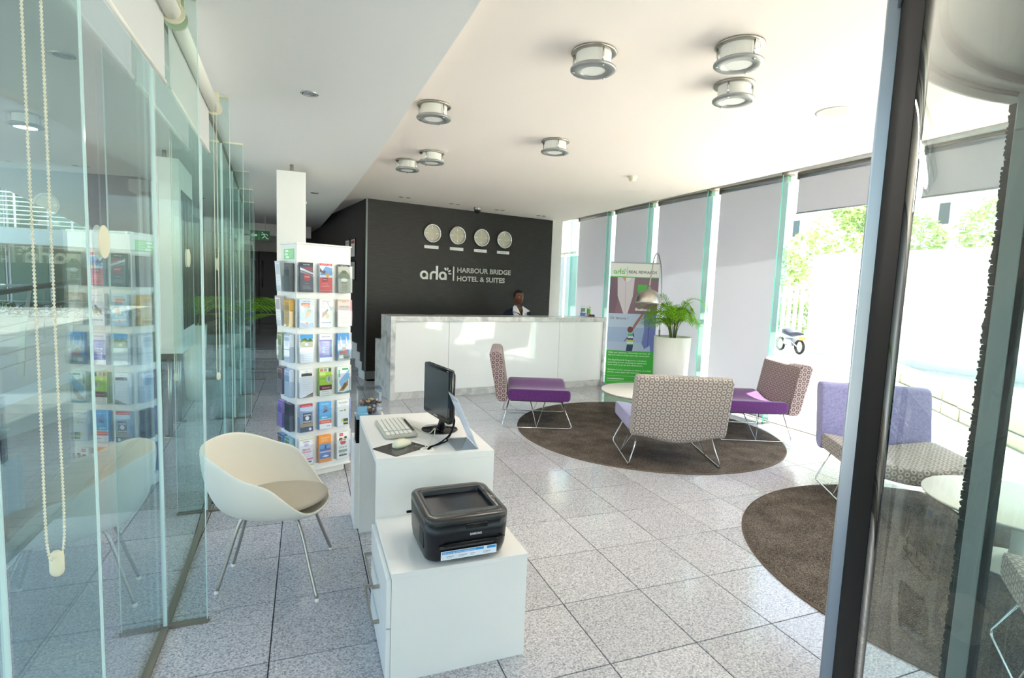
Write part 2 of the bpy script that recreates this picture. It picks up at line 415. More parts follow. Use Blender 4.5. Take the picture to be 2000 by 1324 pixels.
# wall behind the reception, its return along the corridor and the rear walls
WTH = math.atan(.1855)
wl = struct('wall_back', M().box(0, 3.575, 0, .16, 0, 3.0), 'wallpaper', loc=(.881, 8.781, 0), rotz=WTH)
struct('wall_side', M().loft([[(.881, 8.781, z), (.881+.02, 8.781+.16, z), (.45, 15.1, z), (-.01, 15.1, z), (.31, 12.2, z)] for z in (0, 3.0)], smooth=False), 'greywall')
struct('trim_2', M().box(-.012, .012, -.012, .012, .13, 2.862), 'alu_grey', loc=(.882, 8.772, 0), rotz=WTH)
struct('baseboard_back', M().box(0, 3.575, -.014, 0, 0, .13), 'skirt', loc=(.881, 8.781, 0), rotz=WTH)
sb = M()
a0 = Vector((.881, 8.781, 0)); dv = (Vector((.31, 12.2, 0))-a0).normalized(); nv = Vector((-dv.y, dv.x, 0))
def sidebox(m, s0, s1, z0, z1, t=.016):
    A, B = a0+dv*s0, a0+dv*s1
    m.loft([[A+Vector((0, 0, z)), B+Vector((0, 0, z)), B+nv*t+Vector((0, 0, z)), A+nv*t+Vector((0, 0, z))] for z in (z0, z1)], smooth=False)
sidebox(sb, 0, .22, 0, .13); sidebox(sb, .16, .32, 0, .26, .018); sidebox(sb, .30, .52, .05, .40, .018); sidebox(sb, .50, .74, .15, .53, .018); sidebox(sb, .72, 6.2, .40, .53, .018)
struct('baseboard_side', sb, 'white_paint')
rear = M(); rear.box(.9, 5.7, 12.1, 12.25, 0, 3.3); rear.box(4.72, 4.98, 10.2, 10.5, 0, 3.2)
struct('wall_rear', rear, 'white_paint')
# corridor end: upper wall, dark double door
ce = M(); ce.box(-2.3, .1, 15.0, 15.15, 2.22, 3.0); ce.box(-2.3, -1.95, 15.0, 15.15, .4, 2.22)
struct('wall_corridor_end', ce, 'white_paint')
struct('wall_corridor_left', M().box(-2.3, -2.15, 9.4, 15.1, 0, 3.0), 'white_paint')
struct('wall_corridor_beam', M().box(-2.2, .1, 12.6, 12.8, 2.46, 2.72), 'white_paint')
dr = senv('door_1')
obj('door_backing', M().box(-2.0, -.2, 15.07, 15.12, .4, 2.3), 'rubber', dr)  # added dark backing, stops light leaking between the leaves
obj('door_leaf', M().box(-1.95, -1.12, 15.02, 15.07, .4, 2.22, bev=.004, seg=1), 'wood_dark', dr)
obj('door_leaf', M().box(-1.11, -.28, 15.02, 15.07, .4, 2.22, bev=.004, seg=1), 'wood_dark', dr)
obj('door_handle', M().tube([(-1.03, 15.02, 1.98), (-1.03, 14.95, 1.95), (-1.03, 14.95, 1.36), (-1.03, 15.02, 1.33)], .012), 'steel', dr)
obj('door_handle', M().tube([(-1.2, 15.02, 1.98), (-1.2, 14.95, 1.95), (-1.2, 14.95, 1.36), (-1.2, 15.02, 1.33)], .012), 'steel', dr)
struct('wall_corridor_alcove', M().box(-.28, .1, 15.0, 15.15, .4, 2.22), 'greywall')

# left facade of glass: panes between perpendicular fins
def gx(y):
    P = [(-6, -.575), (.03, -.575), (1.33, -.577), (2.63, -.583), (3.93, -.62), (5.23, -.67), (6.53, -.735), (7.83, -.81), (9.13, -.90)]
    for (a, b), (c, d) in zip(P, P[1:]):
        if y <= c: return b+(d-b)*(y-a)/(c-a)
    return P[-1][1]
ys = [-5.17, -3.87, -2.57, -1.27, .03, 1.33, 2.63, 3.93, 5.23, 6.53, 7.83, 9.13]
FT = 2.688
def wedge(A, B, t, z0, z1):
    m = M(); n_ = (Vector(B)-Vector(A)); n_ = Vector((-n_.y, n_.x)).normalized()*t
    A, B = Vector(A), Vector(B)
    m.loft([[(*(A), z), (*(B), z), (*(B+n_), z), (*(A+n_), z)] for z in (z0, z1)], smooth=False); return m
win = 0
for y0, y1 in zip(ys, ys[1:]):
    win += 1; wv = senv('window_%d' % win)
    x0, x1 = gx(y0), gx(y1)
    obj('pane', wedge((x0, y0+.006), (x1, y1-.006), .012, .012, 2.69), 'facade_glass', wv)
    obj('pane_edge', wedge((x1-.004, y1-.006), (x1+.008, y1-.006), .006, .012, FT), 'edge', wv)
    fw = .165
    obj('fin', wedge((x1+.012, y1), (x1+fw-.003, y1), .010, .012, FT), 'fin_glass', wv)
    obj('fin_edge', wedge((x1+fw-.003, y1), (x1+fw, y1), .010, .012, FT), 'edge', wv)
    obj('fin_shoe', wedge((x1, y1-.009), (x1+fw+.004, y1-.009), .03, 0, .014), 'bronze', wv)
    obj('fin_bracket', wedge((x1+.002, y1-.006), (x1+fw, y1-.006), .016, FT, 2.70), 'cream', wv)
    obj('floor_channel', wedge((x0-.03, y0), (x1-.03, y1), -.045, 0, .012), 'bronze', wv)
    obj('head_channel', wedge((x0-.02, y0), (x1-.02, y1), -.03, 2.685, 2.70), 'bronze', wv)

# right facade
rx = lambda y: 5.20+(8.785-y)*.0295          # outer edge of the fins
ry = [11.6, 10.13, 8.785, 7.544, 6.209, 4.964, 3.594, 2.30, 1.0, -.3, -1.6, -2.9, -4.2, -5.5]
RT = 3.03
win = 11
for k, (ya, yb) in enumerate(zip(ry, ry[1:])):
    win += 1; wv = senv('window_%d' % win)
    xa, xb = rx(ya)+.175, rx(yb)+.175
    obj('pane', wedge((xa, ya-.006), (xb, yb+.006), .012, .012, RT+.02), 'glass', wv)
    if k > 0 or True:
        obj('fin', wedge((rx(yb)+.006, yb), (xb-.012, yb), .012, .012, RT), 'fin_teal', wv)
        obj('fin_edge', wedge((rx(yb), yb), (rx(yb)+.006, yb), .012, .012, RT), 'edge_teal', wv)
        obj('fin_bracket', wedge((rx(yb)-.003, yb-.012), (xb, yb-.012), .036, RT, RT+.035), 'bronze', wv)
        obj('fin_shoe', wedge((rx(yb)-.003, yb-.009), (xb, yb-.009), .03, 0, .014), 'bronze', wv)
    obj('floor_channel', wedge((xa-.02, ya), (xb-.02, yb), .05, 0, .012), 'bronze', wv)
hd = M(); hd.box(5.36, 5.75, -5.8, 12.2, 3.05, 3.3)
struct('trim_3', hd, 'white_paint')
nf = M(); [nf.box(5.33, 5.37, y-.02, y+.02, 0, 2.35) for y in (10.75, 11.3)]; nf.box(5.33, 5.37, 10.2, 11.6, 2.33, 2.38)
struct('trim_4', nf, 'white_paint')

# ---------------------------------------------------------------- revolving door drum
DC, DR, DZ = (1.504, -.008), .87, 2.10
rd = thing('revolving_door', 'curved glass revolving door drum with dark edged grey metal stiles and round canopy, right foreground', 'door', (DC[0], DC[1], 0))
def arc(a0_, a1_, r0, r1, z0, z1, n=40):
    m = M(); m.loft([[(r*K(rad(a0_+(a1_-a0_)*i/n)), r*S(rad(a0_+(a1_-a0_)*i/n)), z) for r, z in ((r0, z0), (r1, z0), (r1, z1), (r0, z1))] for i in range(n+1)]); return m
obj('post_seal', arc(126.5, 140.5, DR-.007, DR+.006, .0, DZ+.02), 'rubber', rd)
obj('curved_pane', arc(140.5, 232, DR-.006, DR+.006, .04, DZ), 'tint_glass', rd)
obj('curved_pane', arc(-52, 48, DR-.006, DR+.006, .04, DZ), 'tint_glass', rd)
cp = M(); cp.lathe([(0.001, DZ+.012), (DR-.055, DZ+.012), (DR-.055, DZ+.3), (.001, DZ+.3)], 72, smooth=False)
obj('canopy', cp, 'canopy', rd)
obj('canopy_groove', arc(0, 360, DR-.064, DR-.052, DZ-.001, DZ+.06, 72), 'rubber', rd)
obj('canopy_band', arc(0, 360, DR-.052, DR+.005, DZ+.004, DZ+.3, 72), 'canopy', rd)
obj('canopy_rim', arc(0, 360, DR+.004, DR+.012, DZ-.022, DZ+.3, 72), 'canopy_rim', rd)
obj('canopy_seal', arc(0, 360, DR-.004, DR+.004, DZ-.004, DZ+.004, 72), 'rubber', rd)
sm_ = M(); sm_.box(-.004, .004, -.81, .81, DZ+.004, DZ+.0125)
obj('canopy_seam', sm_, 'rubber', rd, rotz=rad(-78)); 
bsr = M(); bsr.loft([[(r*K(rad(a)), r*S(rad(a)), z) for r, z in ((DR-.02, 0), (DR+.02, 0), (DR+.02, .04), (DR-.02, .04))] for a in range(129, 235, 3)])
obj('base_rail', bsr, 'alu', rd)
def stile(ang, r, wd, dp, z1, mat, name='stile', twist=0, off=0):
    m = M(); m.box(-dp/2, dp/2, -wd/2+off, wd/2+off, 0, z1, bev=min(wd, dp)*.12)
    m.xf(Matrix.Translation((r*K(rad(ang)), r*S(rad(ang)), 0)) @ Matrix.Rotation(rad(ang+twist), 4, 'Z')); return obj(name, m, mat, rd)
# fixed post at the mouth of the drum: satin outside, black gasket inside
for ang in (126.5, 234):
    s_ = 1 if ang < 180 else -1
    stile(ang, DR+.013, .075, .026, DZ+.3, 'alu')
    stile(ang, DR-.009, .06, .018, DZ+.3, 'rubber', 'gasket')
# the leaf whose brushed outer stile meets the drum beyond
for ang in (81.6, 201.6, 321.6):
    a = rad(ang)
    def lf(name, r0, r1, t, z0, z1, mat, bev=0):
        m = M(); m.box(r0, r1, -t/2, t/2, z0, z1, bev=bev); m.xf(Matrix.Rotation(a, 4, 'Z')); return obj(name, m, mat, rd)
    if ang != 81.6: continue
    lf('leaf_stile', DR-.072, DR-.022, .02, .02, DZ-.01, 'alu_grey', .004)
    lf('leaf_gasket', DR-.084, DR-.072, .016, .06, DZ-.05, 'rubber')
    lf('leaf_glass', .03, DR-.08, .01, .1, DZ-.1, 'tint_glass')
    lf('leaf_rail', .03, DR-.03, .04, DZ-.10, DZ-.01, 'alu_grey', .004)
    lf('leaf_rail', .03, DR-.03, .04, .02, .11, 'alu_grey', .004)
    br = M(); random.seed(3)
    for k in range(380):
        z = .03+k*(DZ-.06)/380
        for q in range(2):
            r1 = DR-.006+random.uniform(-.0035, .0025)+.003*noise.noise(Vector((k*.06, q, 0))); dz = random.uniform(-.002, .002)
            br.box(DR-.023, r1, -.008+.008*q, .0+.008*q, z+dz, z+dz+.0062)
    br.xf(Matrix.Rotation(a, 4, 'Z')); obj('brush_seal', br, 'rubber', rd, kind='stuff')
    pb = M(); pb.tube(smoothpts([(.42, -.02, 1.35), (.42, -.075, 1.33), (.42, -.085, 1.2), (.42, -.085, .8), (.42, -.075, .67), (.42, -.02, .65)], 5), .013, 10); pb.xf(Matrix.Rotation(a, 4, 'Z'))
    obj('push_bar', pb, 'chrome', rd)
obj('centre_post', M().lathe([(.03, .02), (.03, DZ)], 20), 'alu_grey', rd)

# ---------------------------------------------------------------- ground and neighbours outside
struct('ground_street', M().box(5.6, 60, -25, 60, -.35, -.02), 'paving')
struct('ground_courtyard', M().box(-30, -1.48, -6, 30, -.35, -.06), 'conc')
dk = struct('ground_deck', M().box(-4.6, -1.52, -1.0, 8.5, -.06, -.03), 'deck')
bme = M().box(-4.55, -1.53, 0, .132, -.03, 0, bev=.004, seg=1).fin('deck_board', MT['deck'])
for k in range(66): obj('deck_board', bme, None, dk, (0, -.9+.14*k, 0))
struct('roof_overhang', M().loft([[(x, y, z) for x, y in ((-.93, -5.8), (-1.6, -5.8), (-2.6, 0), (-4.6, 11.2), (-6.3, 20.4), (-2.35, 20.4), (-2.35, 9.3), (-1.0, 8.9))] for z in (2.86, 3.25)], smooth=False), 'soffit')

# ================================================================ BLINDS
def rblind(k, ya, yb, zb, label, mat='blind'):
    # hangs between two fins, just inside the panes
    ya2, yb2 = ya-.12, yb+.025
    t = thing('roller_blind', label, 'blind', (rx(ya2)+.115, ya2, 0), 0, 'roller blinds along the street windows')
    dx, dy = rx(yb2)-rx(ya2), yb2-ya2
    obj('fabric', wedge((0, 0), (dx, dy), .0015, zb+.02, 2.985), mat, t)
    m = M(); m.tube([(.0, .0, 3.0), (dx, dy, 3.0)], .024, 12); obj('roller', m, 'alu', t)
    m = M(); m.tube([(0, .0, zb+.012), (dx, dy, zb+.012)], .010, 8); obj('bottom_bar', m, 'alu', t)
    obj('head_rail', wedge((-.02, 0), (dx-.02, dy), .06, 3.026, 3.05), 'bronze', t)
    for f in (0, 1):
        m = M(); m.box(dx*f-.03, dx*f+.03, dy*f-.006, dy*f+.006, 2.965, 3.045); obj('bracket', m, 'bronze', t)
RB = ['lowered grey roller blind in the corner window beside the dark wall', 'lowered grey roller blind behind the promotional banner',
      'lowered pale roller blind behind the potted palm', 'lowered pale roller blind nearest the open bright windows',
      'raised pale roller blind above the bright window with the trees', 'raised pale roller blind seen above through the door glass',
      'raised roller blind second from the right', 'raised roller blind at the far right']
for k, lb in enumerate(RB):
    ya, yb = ry[k+1], ry[k+2]
    rblind(k, ya, yb, .03 if k < 4 else 2.56, lb)

def lblind(y0, y1, label, chain_y, zc, chain=True):
    t = thing('roller_blind', label, 'blind', (gx(y0)+.055, y0+.03, 0), 0, 'roller blinds along the courtyard glass')
    dx, dy = gx(y1)-gx(y0), y1-y0-.075
    obj('fabric', wedge((0, 0), (dx, dy), -.0015, 2.34, 2.60), 'blind_white', t)
    m = M(); m.tube([(.03, .0, 2.61), (dx+.03, dy, 2.61)], .032, 14); obj('roller', m, 'plastic_white', t)
    m = M(); m.tube([(0, 0, 2.335), (dx, dy, 2.335)], .009, 8); obj('bottom_bar', m, 'plastic_white', t)
    for f in (0, 1):
        m = M(); m.lathe([(.045, 0), (.045, .012)], 18); m.xf(Matrix.Translation((dx*f+.03, dy*f+(.0 if f else -.012), 2.61)) @ Matrix.Rotation(rad(-90), 4, 'X'))
        m.box(dx*f-.03, dx*f+.06, dy*f-.008, dy*f+.004, 2.63, 2.70); obj('bracket', m, 'cream', t)
lblind(1.33, 2.63, 'raised white roller blind on the nearer glass bay at upper left', 0, 0)
lblind(2.63, 3.93, 'raised white roller blind on the second glass bay with a cream end bracket', 0, 0)
lblind(.03, 1.33, 'raised white roller blind overhead at the upper left corner', 0, 0)
def chain(x, y, dx, dy, z0, z1, label):
    t = thing('blind_chain', label, 'blind cord', (x, y, 0), 0, 'blind cords on the courtyard glass')
    pts = [(-dx, -dy, z1)]+[(-dx, -dy, z1+(z0+.03-z1)*k/6) for k in range(1, 7)]+[(0, 0, z0), (dx, dy, z0+.03)]+[(dx, dy, z0+.03+(z1-z0-.03)*k/6) for k in range(1, 7)]
    m = M(); m.tube(smoothpts(pts, 3), .0011, 5); obj('cord', m, 'plastic_white', t)
    b = M(); L = [Vector(p) for p in smoothpts(pts, 14)]; acc = 0; prev = L[0]
    r, st_ = .0026, .0062
    for q in L[1:]:
        seg = (q-prev).length; d = prev
        while acc+seg >= st_:
            f = (st_-acc)/seg; d = d.lerp(q, f) if seg else d; seg = (q-d).length; acc = 0
            b.loft([[(d.x+rr*K(a), d.y+rr*S(a), d.z+zz) for a in (0, PI/3, 2*PI/3, PI, 4*PI/3, 5*PI/3)] for rr, zz in ((r*.45, -r*.88), (r*.92, -r*.4), (r*.92, r*.4), (r*.45, r*.88))])
            if seg < 1e-6: break
        acc += seg; prev = q
    obj('bead_strand', b, 'cream', t, kind='stuff')
    m = M(); m.loft([[(px*f, py*f*.6, z0-.035+zz) for px, py in rrect(.021, .022, .009)] for zz, f in ((-.002, .4), (.002, .8), (.008, 1), (.034, 1), (.040, .8), (.044, .4))])
    obj('weight', m, 'cream', t)
chain(-.40, 1.095, .006, .017, 1.085, 2.57, 'cream beaded blind cord with oval weight hanging nearest the camera at left')
chain(-.50, 3.66, .006, .016, .975, 2.57, 'cream beaded blind cord hanging behind the shell chair')
for x, y, lb in ((-.573, 1.98, 'round pale sticker on the glass beside the nearest cord'), (gx(3.39)+.004, 3.39, 'round pale sticker on the second glass bay'), (gx(4.76)+.004, 4.76, 'round pale sticker on the third glass bay')):
    m = M(); m.lathe([(.05, 0), (.05, .002)], 28); m.xf(Matrix.Rotation(rad(90), 4, 'Y')); solo('glass_sticker', m, 'cream', lb, 'sticker', (x, y, 1.663), 0, 'round stickers on the courtyard glass')

# ================================================================ RECEPTION DESK
AD = rad(8.47)
desk = thing('reception_desk', 'long white glossy reception desk with pale marble frame and stepped end', 'reception desk', (1.045, 7.126, 0), AD)
L_ = 3.62
obj('end_panel', M().loft([[(x, y, z) for y, z in ((0, 0), (.757, 0), (.757, .765), (.463, .765), (.463, 1.13), (0, 1.13))] for x in (0, .062)], smooth=False), 'marble', desk)
obj('end_panel', M().loft([[(x, y, z) for y, z in ((0, 0), (.757, 0), (.757, .765), (.463, .765), (.463, 1.13), (0, 1.13))] for x in (L_-.05, L_)], smooth=False), 'marble', desk)
obj('counter_top', M().box(.062, L_-.05, 0, .463, 1.062, 1.13, bev=.002, seg=1), 'marble', desk)
for a_, b_ in ((.064, .834), (.840, 2.705), (2.711, L_-.052)):
    obj('front_panel', M().box(a_, b_, .022, .04, .10, 1.06, bev=.001, seg=1), 'gloss_white', desk)
obj('plinth', M().box(.062, L_-.05, .03, .06, 0, .098), 'marble', desk)
obj('carcass', M().box(.062, L_-.05, .045, .44, .0, 1.06), 'lam', desk)
obj('worktop', M().box(.062, L_-.05, .44, .757, .73, .765), 'marble', desk)
# leaflet holders and a stapler on the counter
def deskpt(x, y): return (1.045+x*K(AD)-y*S(AD), 7.126+x*S(AD)+y*K(AD))
def holder(px, py, art, label, wd=.115, hh=.19):
    t = thing('leaflet_holder', label, 'leaflet holder', (*deskpt(px, py), 1.13), AD, 'leaflet holders on the reception desk')
    obj('stand', M().box(-wd/2, wd/2, -.02, .05, 0, .006).box(-wd/2, wd/2, .014, .018, 0, hh-.02), 'acrylic', t)
    m = M(); m.box(-wd/2+.004, wd/2-.004, .004, .012, .008, hh, col='#e9ece4')
    for x0, x1, z0, z1, c in art: m.box(-wd/2+.004+x0*(wd-.008), -wd/2+.004+x1*(wd-.008), .0030, .004, .008+z0*(hh-.008), .008+z1*(hh-.008), col=c)
    obj('leaflet', m, 'print', t)
holder(3.34, .28, [(0, 1, 0, .3, '#5d7fc0'), (.1, .9, .4, .72, '#6f8f86'), (0, 1, .3, .42, '#dfe8f4'), (.1, .4, .3, .5, '#4d85b0')], 'small acrylic leaflet holder with blue leaflet, left of the pair on the desk end')
holder(3.47, .29, [(0, 1, 0, .22, '#b98c74'), (.25, .85, .25, .7, '#5fae3c'), (.1, .3, .2, .75, '#2c4a34'), (.6, .8, .75, .9, '#7d5b4c')], 'small acrylic leaflet holder with green picture leaflet, right of the pair on the desk end', .1, .18)
m = M(); m.box(-.06, .06, -.02, .02, 0, .012, bev=.004).box(-.06, .055, -.016, .016, .016, .034, bev=.006).tube([(.04, 0, .01), (.045, 0, .03)], .012)
solo('stapler', m, 'black', 'small black stapler at the right end of the reception desk', 'stapler', (*deskpt(3.535, .30), 1.13), AD)

# ================================================================ CLOCKS, SIGN ON THE DARK WALL
def wallloc(s, z, off=0): return (.881+s*K(WTH)+off*S(WTH), 8.781+s*S(WTH)-off*K(WTH), z)
hands = [((-.055, .085), (.035, -.05)), ((-.075, .04), (.01, -.06)), ((-.055, .035), (0, .08)), ((-.02, -.06), (.06, -.02))]
cl_lab = ['leftmost of the four round steel wall clocks', 'second from left of the four round steel wall clocks', 'third from left of the four round steel wall clocks', 'rightmost of the four round steel wall clocks']
RX90 = Matrix.Rotation(rad(90), 4, 'X')
for k, s in enumerate((1.10, 1.565, 2.03, 2.497)):
    t = thing('wall_clock', cl_lab[k]+' on the dark wall', 'clock', wallloc(s, 2.415), WTH, 'world clocks on the dark wall')
    m = M(); m.lathe([(.150, 0), (.155, .01), (.155, .045), (.150, .052), (.132, .052), (.130, .046), (.130, .02)], 48, caps=False); m.xf(RX90); obj('bezel', m, 'chrome', t)
    m = M(); m.lathe([(.131, 0), (.131, .022)], 40, smooth=False); m.xf(RX90); obj('face', m, plain('clock_face', '#c9c2ae', .35, metal=.3) if k == 0 else MTF, t)
    if k == 0: MTF = bpy.data.materials['clock_face']
    m = M()
    for q in range(12):
        a = q*PI/6; big = q % 3 == 0; r0, r1, ww = (.07, .118, .005) if big else (.108, .118, .0022)
        u = Vector((S(a), 0, K(a))); v = Vector((u.z, 0, -u.x)); o = Vector((0, -.0235, 0))
        m.poly([o+u*r0-v*ww, o+u*r1-v*ww, o+u*r1+v*ww, o+u*r0+v*ww], '#f7f4ea')
    obj('hour_marks', m, 'print', t, kind='stuff')
    for q, h in enumerate(hands[k]):
        m = M(); m.tube([(0, -.027, 0), (h[0], -.027, h[1])], .0035 if q else .0025, 6); obj('hand', m, 'plastic_white', t)
    m = M(); m.box(-.128, .128, -.008, 0, -.026, .026, bev=.002, seg=1, col='#f6f6f4')
    if k == 2: m.text('SYDNEY', (0, -.0085, -.011), (1, 0, 0), (0, 0, 1), .03, '#9a9a9a', align='C')
    if k == 3: m.text('LONDON', (0, -.0085, -.011), (1, 0, 0), (0, 0, 1), .03, '#77777c', .01, align='C')
    solo('clock_plate', m, 'print', 'small white name plate under the '+cl_lab[k].split(' of')[0]+' clock', 'plate', wallloc(s, 2.188), WTH, 'name plates under the clocks')

def logo(m, ox, oz, s, col, y=0, d=.02, th=.03, leafcol=None):
    # rounded lettering a-r-l-a drawn as thick strokes; s = x height; geometry in the xz plane facing -y
    def stroke(pts, w=th):
        P = [Vector((ox+p[0]*s, 0, oz+p[1]*s)) for p in pts]; n = len(P); Lf, Rg = [], []
        for i, p in enumerate(P):
            a = P[max(i-1, 0)]; b_ = P[min(i+1, n-1)]; t = (b_-a).normalized(); q = Vector((-t.z, 0, t.x))*w*s/2*1.0
            Lf.append(p+q); Rg.append(p-q)
        m.loft([[(l.x, y, l.z), (l.x, y-d, l.z), (r.x, y-d, r.z), (r.x, y, r.z)] for l, r in zip(Lf, Rg)], smooth=False, col=col)
    w = .235
    def ringa(cx):
        out = []
        r = .38
        for k in range(25):
            a = rad(-10+k*350/24); out.append((cx+r*K(a), .5+r*S(a)))
        stroke([(cx+r*K(rad(k*15)), .5+r*S(rad(k*15))) for k in range(25)], w); stroke([(cx+.38, .5), (cx+.38, .02)], w)
    ringa(.5)
    ar = [(1.32, .02), (1.32, .5)]+[(1.70+.38*K(rad(180-15*k)), .5+.38*S(rad(180-15*k))) for k in range(1, 7)]+[(2.05, .82)]
    stroke(ar, w); stroke([(2.08, .02), (2.08, 1.62)], w)
    ringa(2.82)
    for cx, cz, an in ((3.14, 1.28, 115), (3.42, 1.30, 80), (3.66, 1.08, 40), (3.72, .78, -10)):
        a = rad(an); u = Vector((K(a), 0, S(a))); v = Vector((-u.z, 0, u.x)); o = Vector((ox+cx*s, y, oz+cz*s)); P = []
        for k in range(14):
            b_ = 2*PI*k/14; P.append(o+u*(.19*s*K(b_))+v*(.085*s*S(b_)*(1+.3*K(b_))))
        m.loft([[Vector((p.x, y, p.z)) for p in P], [Vector((p.x, y-d, p.z)) for p in P]], smooth=False, col=leafcol or col)
sg = thing('wall_sign', 'white raised hotel name lettering with leaf emblem on the dark wall', 'sign', wallloc(0, 0), WTH)
LW = plain('sign_white', '#f6f5ee', .4)
m = M(); logo(m, .90, 1.645, .146, None, 0, .025, .235); obj('emblem_lettering', m, LW, sg)
m = M(); m.box(1.505, 1.527, -.02, 0, 1.64, 1.885, bev=.004); obj('divider_bar', m, LW, sg)
for tx, zz, x1 in (('HARBOUR BRIDGE', 1.790, 2.665), ('HOTEL & SUITES', 1.642, 2.545)):
    m = M(); m.text(tx, (1.58, -.02, zz), (1, 0, 0), (0, 0, 1), .118, None, .034, width=x1-1.58)
    bmesh.ops.solidify(m.b, geom=m.b.faces[:], thickness=.016)
    obj('lettering', m, LW, sg)

# ================================================================ BANNER
BA = rad(-26.57)
bn = thing('roller_banner', 'tall green, white and purple promotional banner stand at the right end of the desk', 'banner', (4.545, 7.485, 0), BA)
W_ = .76
bb = M(); bb.loft([[(x-.03, y, z) for y, z in rrect(.2, .075, .03)] for x in (0, W_+.04)]); bb.xf(Matrix.Translation((0, .02, .0375)))
for v in bb.b.verts: pass
obj('base', bb, 'alu', bn)
obj('pole', M().tube([(W_/2, .03, .05), (W_/2, .03, 2.03)], .01), 'alu', bn)
obj('top_bar', M().box(0, W_, -.008, .012, 2.02, 2.04, bev=.003), 'alu', bn)
g = M(); Y = -.0005
def R(x0, x1, z0, z1, c, y=0): g.poly([(x0, Y-y, z0), (x1, Y-y, z0), (x1, Y-y, z1), (x0, Y-y, z1)], c)
def PG(pts, c, y=.0004): g.poly([(x, Y-y, z) for x, z in pts], c)
def EL(cx, cz, a, b_, c, y=.0006, n=18, rot=0): PG([(cx+a*K(2*PI*k/n)*K(rot)-b_*S(2*PI*k/n)*S(rot), cz+a*K(2*PI*k/n)*S(rot)+b_*S(2*PI*k/n)*K(rot)) for k in range(n)], c, y)
R(0, W_, .06, 2.02, '#f3f4ee'); R(0, W_, 1.795, 1.81, '#5cc15a', .0003)
R(0, W_, 1.22, 1.795, '#8d7282', .0002)
PG([(0, 1.22), (.10, 1.22), (.14, 1.5), (.12, 1.795), (0, 1.795)], '#7f6474', .0003)
PG([(.235, 1.22), (.30, 1.22), (.37, 1.5), (.385, 1.795), (.115, 1.795), (.13, 1.5)], '#ded5df', .0005)
PG([(.19, 1.795), (.245, 1.72), (.30, 1.795)], '#d7a38c', .0008); PG([(.245, 1.72), (.25, 1.795), (.34, 1.795), (.29, 1.735)], '#efe8ef', .0009)
PG([(.245, 1.72), (.252, 1.722), (.262, 1.24), (.258, 1.24)], '#b9adbd', .001)
R(.44, .585, 1.56, 1.69, '#52bd4d', .0008); PG([(.44, 1.56), (.585, 1.575), (.56, 1.50), (.46, 1.49)], '#6b5362', .0007); EL(.61, 1.42, .12, .05, '#a08494', .0006, rot=.5)
R(0, W_, .62, 1.22, '#c3d3ea', .0002); R(0, W_, .98, 1.0, '#aebfdc', .0004); R(0, W_, .62, .98, '#a9c0e2', .0003); R(0, W_, .62, .76, '#bccbe4', .0004)
PG([(.52, 1.22), (.56, 1.22), (.45, 1.03), (.40, .95), (.375, .97), (.43, 1.08)], '#a86f68', .0008)
PG([(.56, 1.22), (.76, 1.22), (.76, .62), (.70, .62), (.68, .72), (.60, .66), (.55, .75), (.58, .95)], '#7c86c9', .0007); PG([(.64, 1.1), (.66, 1.1), (.655, .7), (.645, .7)], '#5f68ad', .001)
EL(.36, .965, .045, .05, '#7d4b45', .0009); PG([(.33, .9), (.41, .9), (.42, .72), (.32, .72)], '#58b97a', .0009)
R(.327, .413, .83, .86, '#e8eef0', .0011); R(.325, .415, .80, .83, '#3d4f9a', .0011); R(.322, .418, .765, .8, '#d8d76c', .0011); R(.32, .42, .735, .765, '#e9eef2', .0011)
PG([(.32, .72), (.42, .72), (.41, .62), (.31, .62)], '#2f3a63', .001); PG([(.33, .86), (.325, .82), (.27, .76), (.275, .78)], '#7d4b45', .001); PG([(.40, .9), (.41, .93), (.43, .86), (.415, .84)], '#7d4b45', .001)
R(0, W_, .06, .62, '#48bd45', .0002)
for q, (tx, zz) in enumerate((('With our selection of benefits we have all', .575), ('that you need to make your stay memorable.', .535), ('The Real Rewards Programme is all about', .455), ('rewarding you for choosing to spend your', .415), ('time with us at an arla destination.', .375), ('Whether it is for business or leisure, or a little', .295), ('of both, create your own moments.', .255))):
    g.text(tx, (.03, Y-.0006, zz), (1, 0, 0), (0, 0, 1), .033, '#effaea', .01, width=min(.70, len(tx)*.0158))
R(.03, .55, .205, .208, '#effaea', .0005); g.text('www.arlarewards.com', (.03, Y-.0006, .15), (1, 0, 0), (0, 0, 1), .03, '#ffffff', .02); R(.03, .45, .12, .123, '#effaea', .0005)
logo(g, .045, 1.850, .053, '#5cc15a', Y-.0003, .0008)
R(.262, .266, 1.84, 1.965, '#555555', .0005)
g.text('REAL REWARDS', (.285, Y-.0006, 1.865), (1, 0, 0), (0, 0, 1), .06, '#5f5f66', .02, width=.44)
g.text('Business', (.42, Y-.0012, 1.275), (1, 0, 0), (0, 0, 1), .06, '#ffffff', .03, width=.24)
g.text('Or leisure ?', (.03, Y-.0006, 1.125), (1, 0, 0), (0, 0, 1), .06, '#4c5266', .0, width=.29)
obj('printed_sheet', g, 'print', bn)
obj('backing_sheet', M().box(0, W_, .0005, .002, .06, 2.02), 'white_paint', bn)

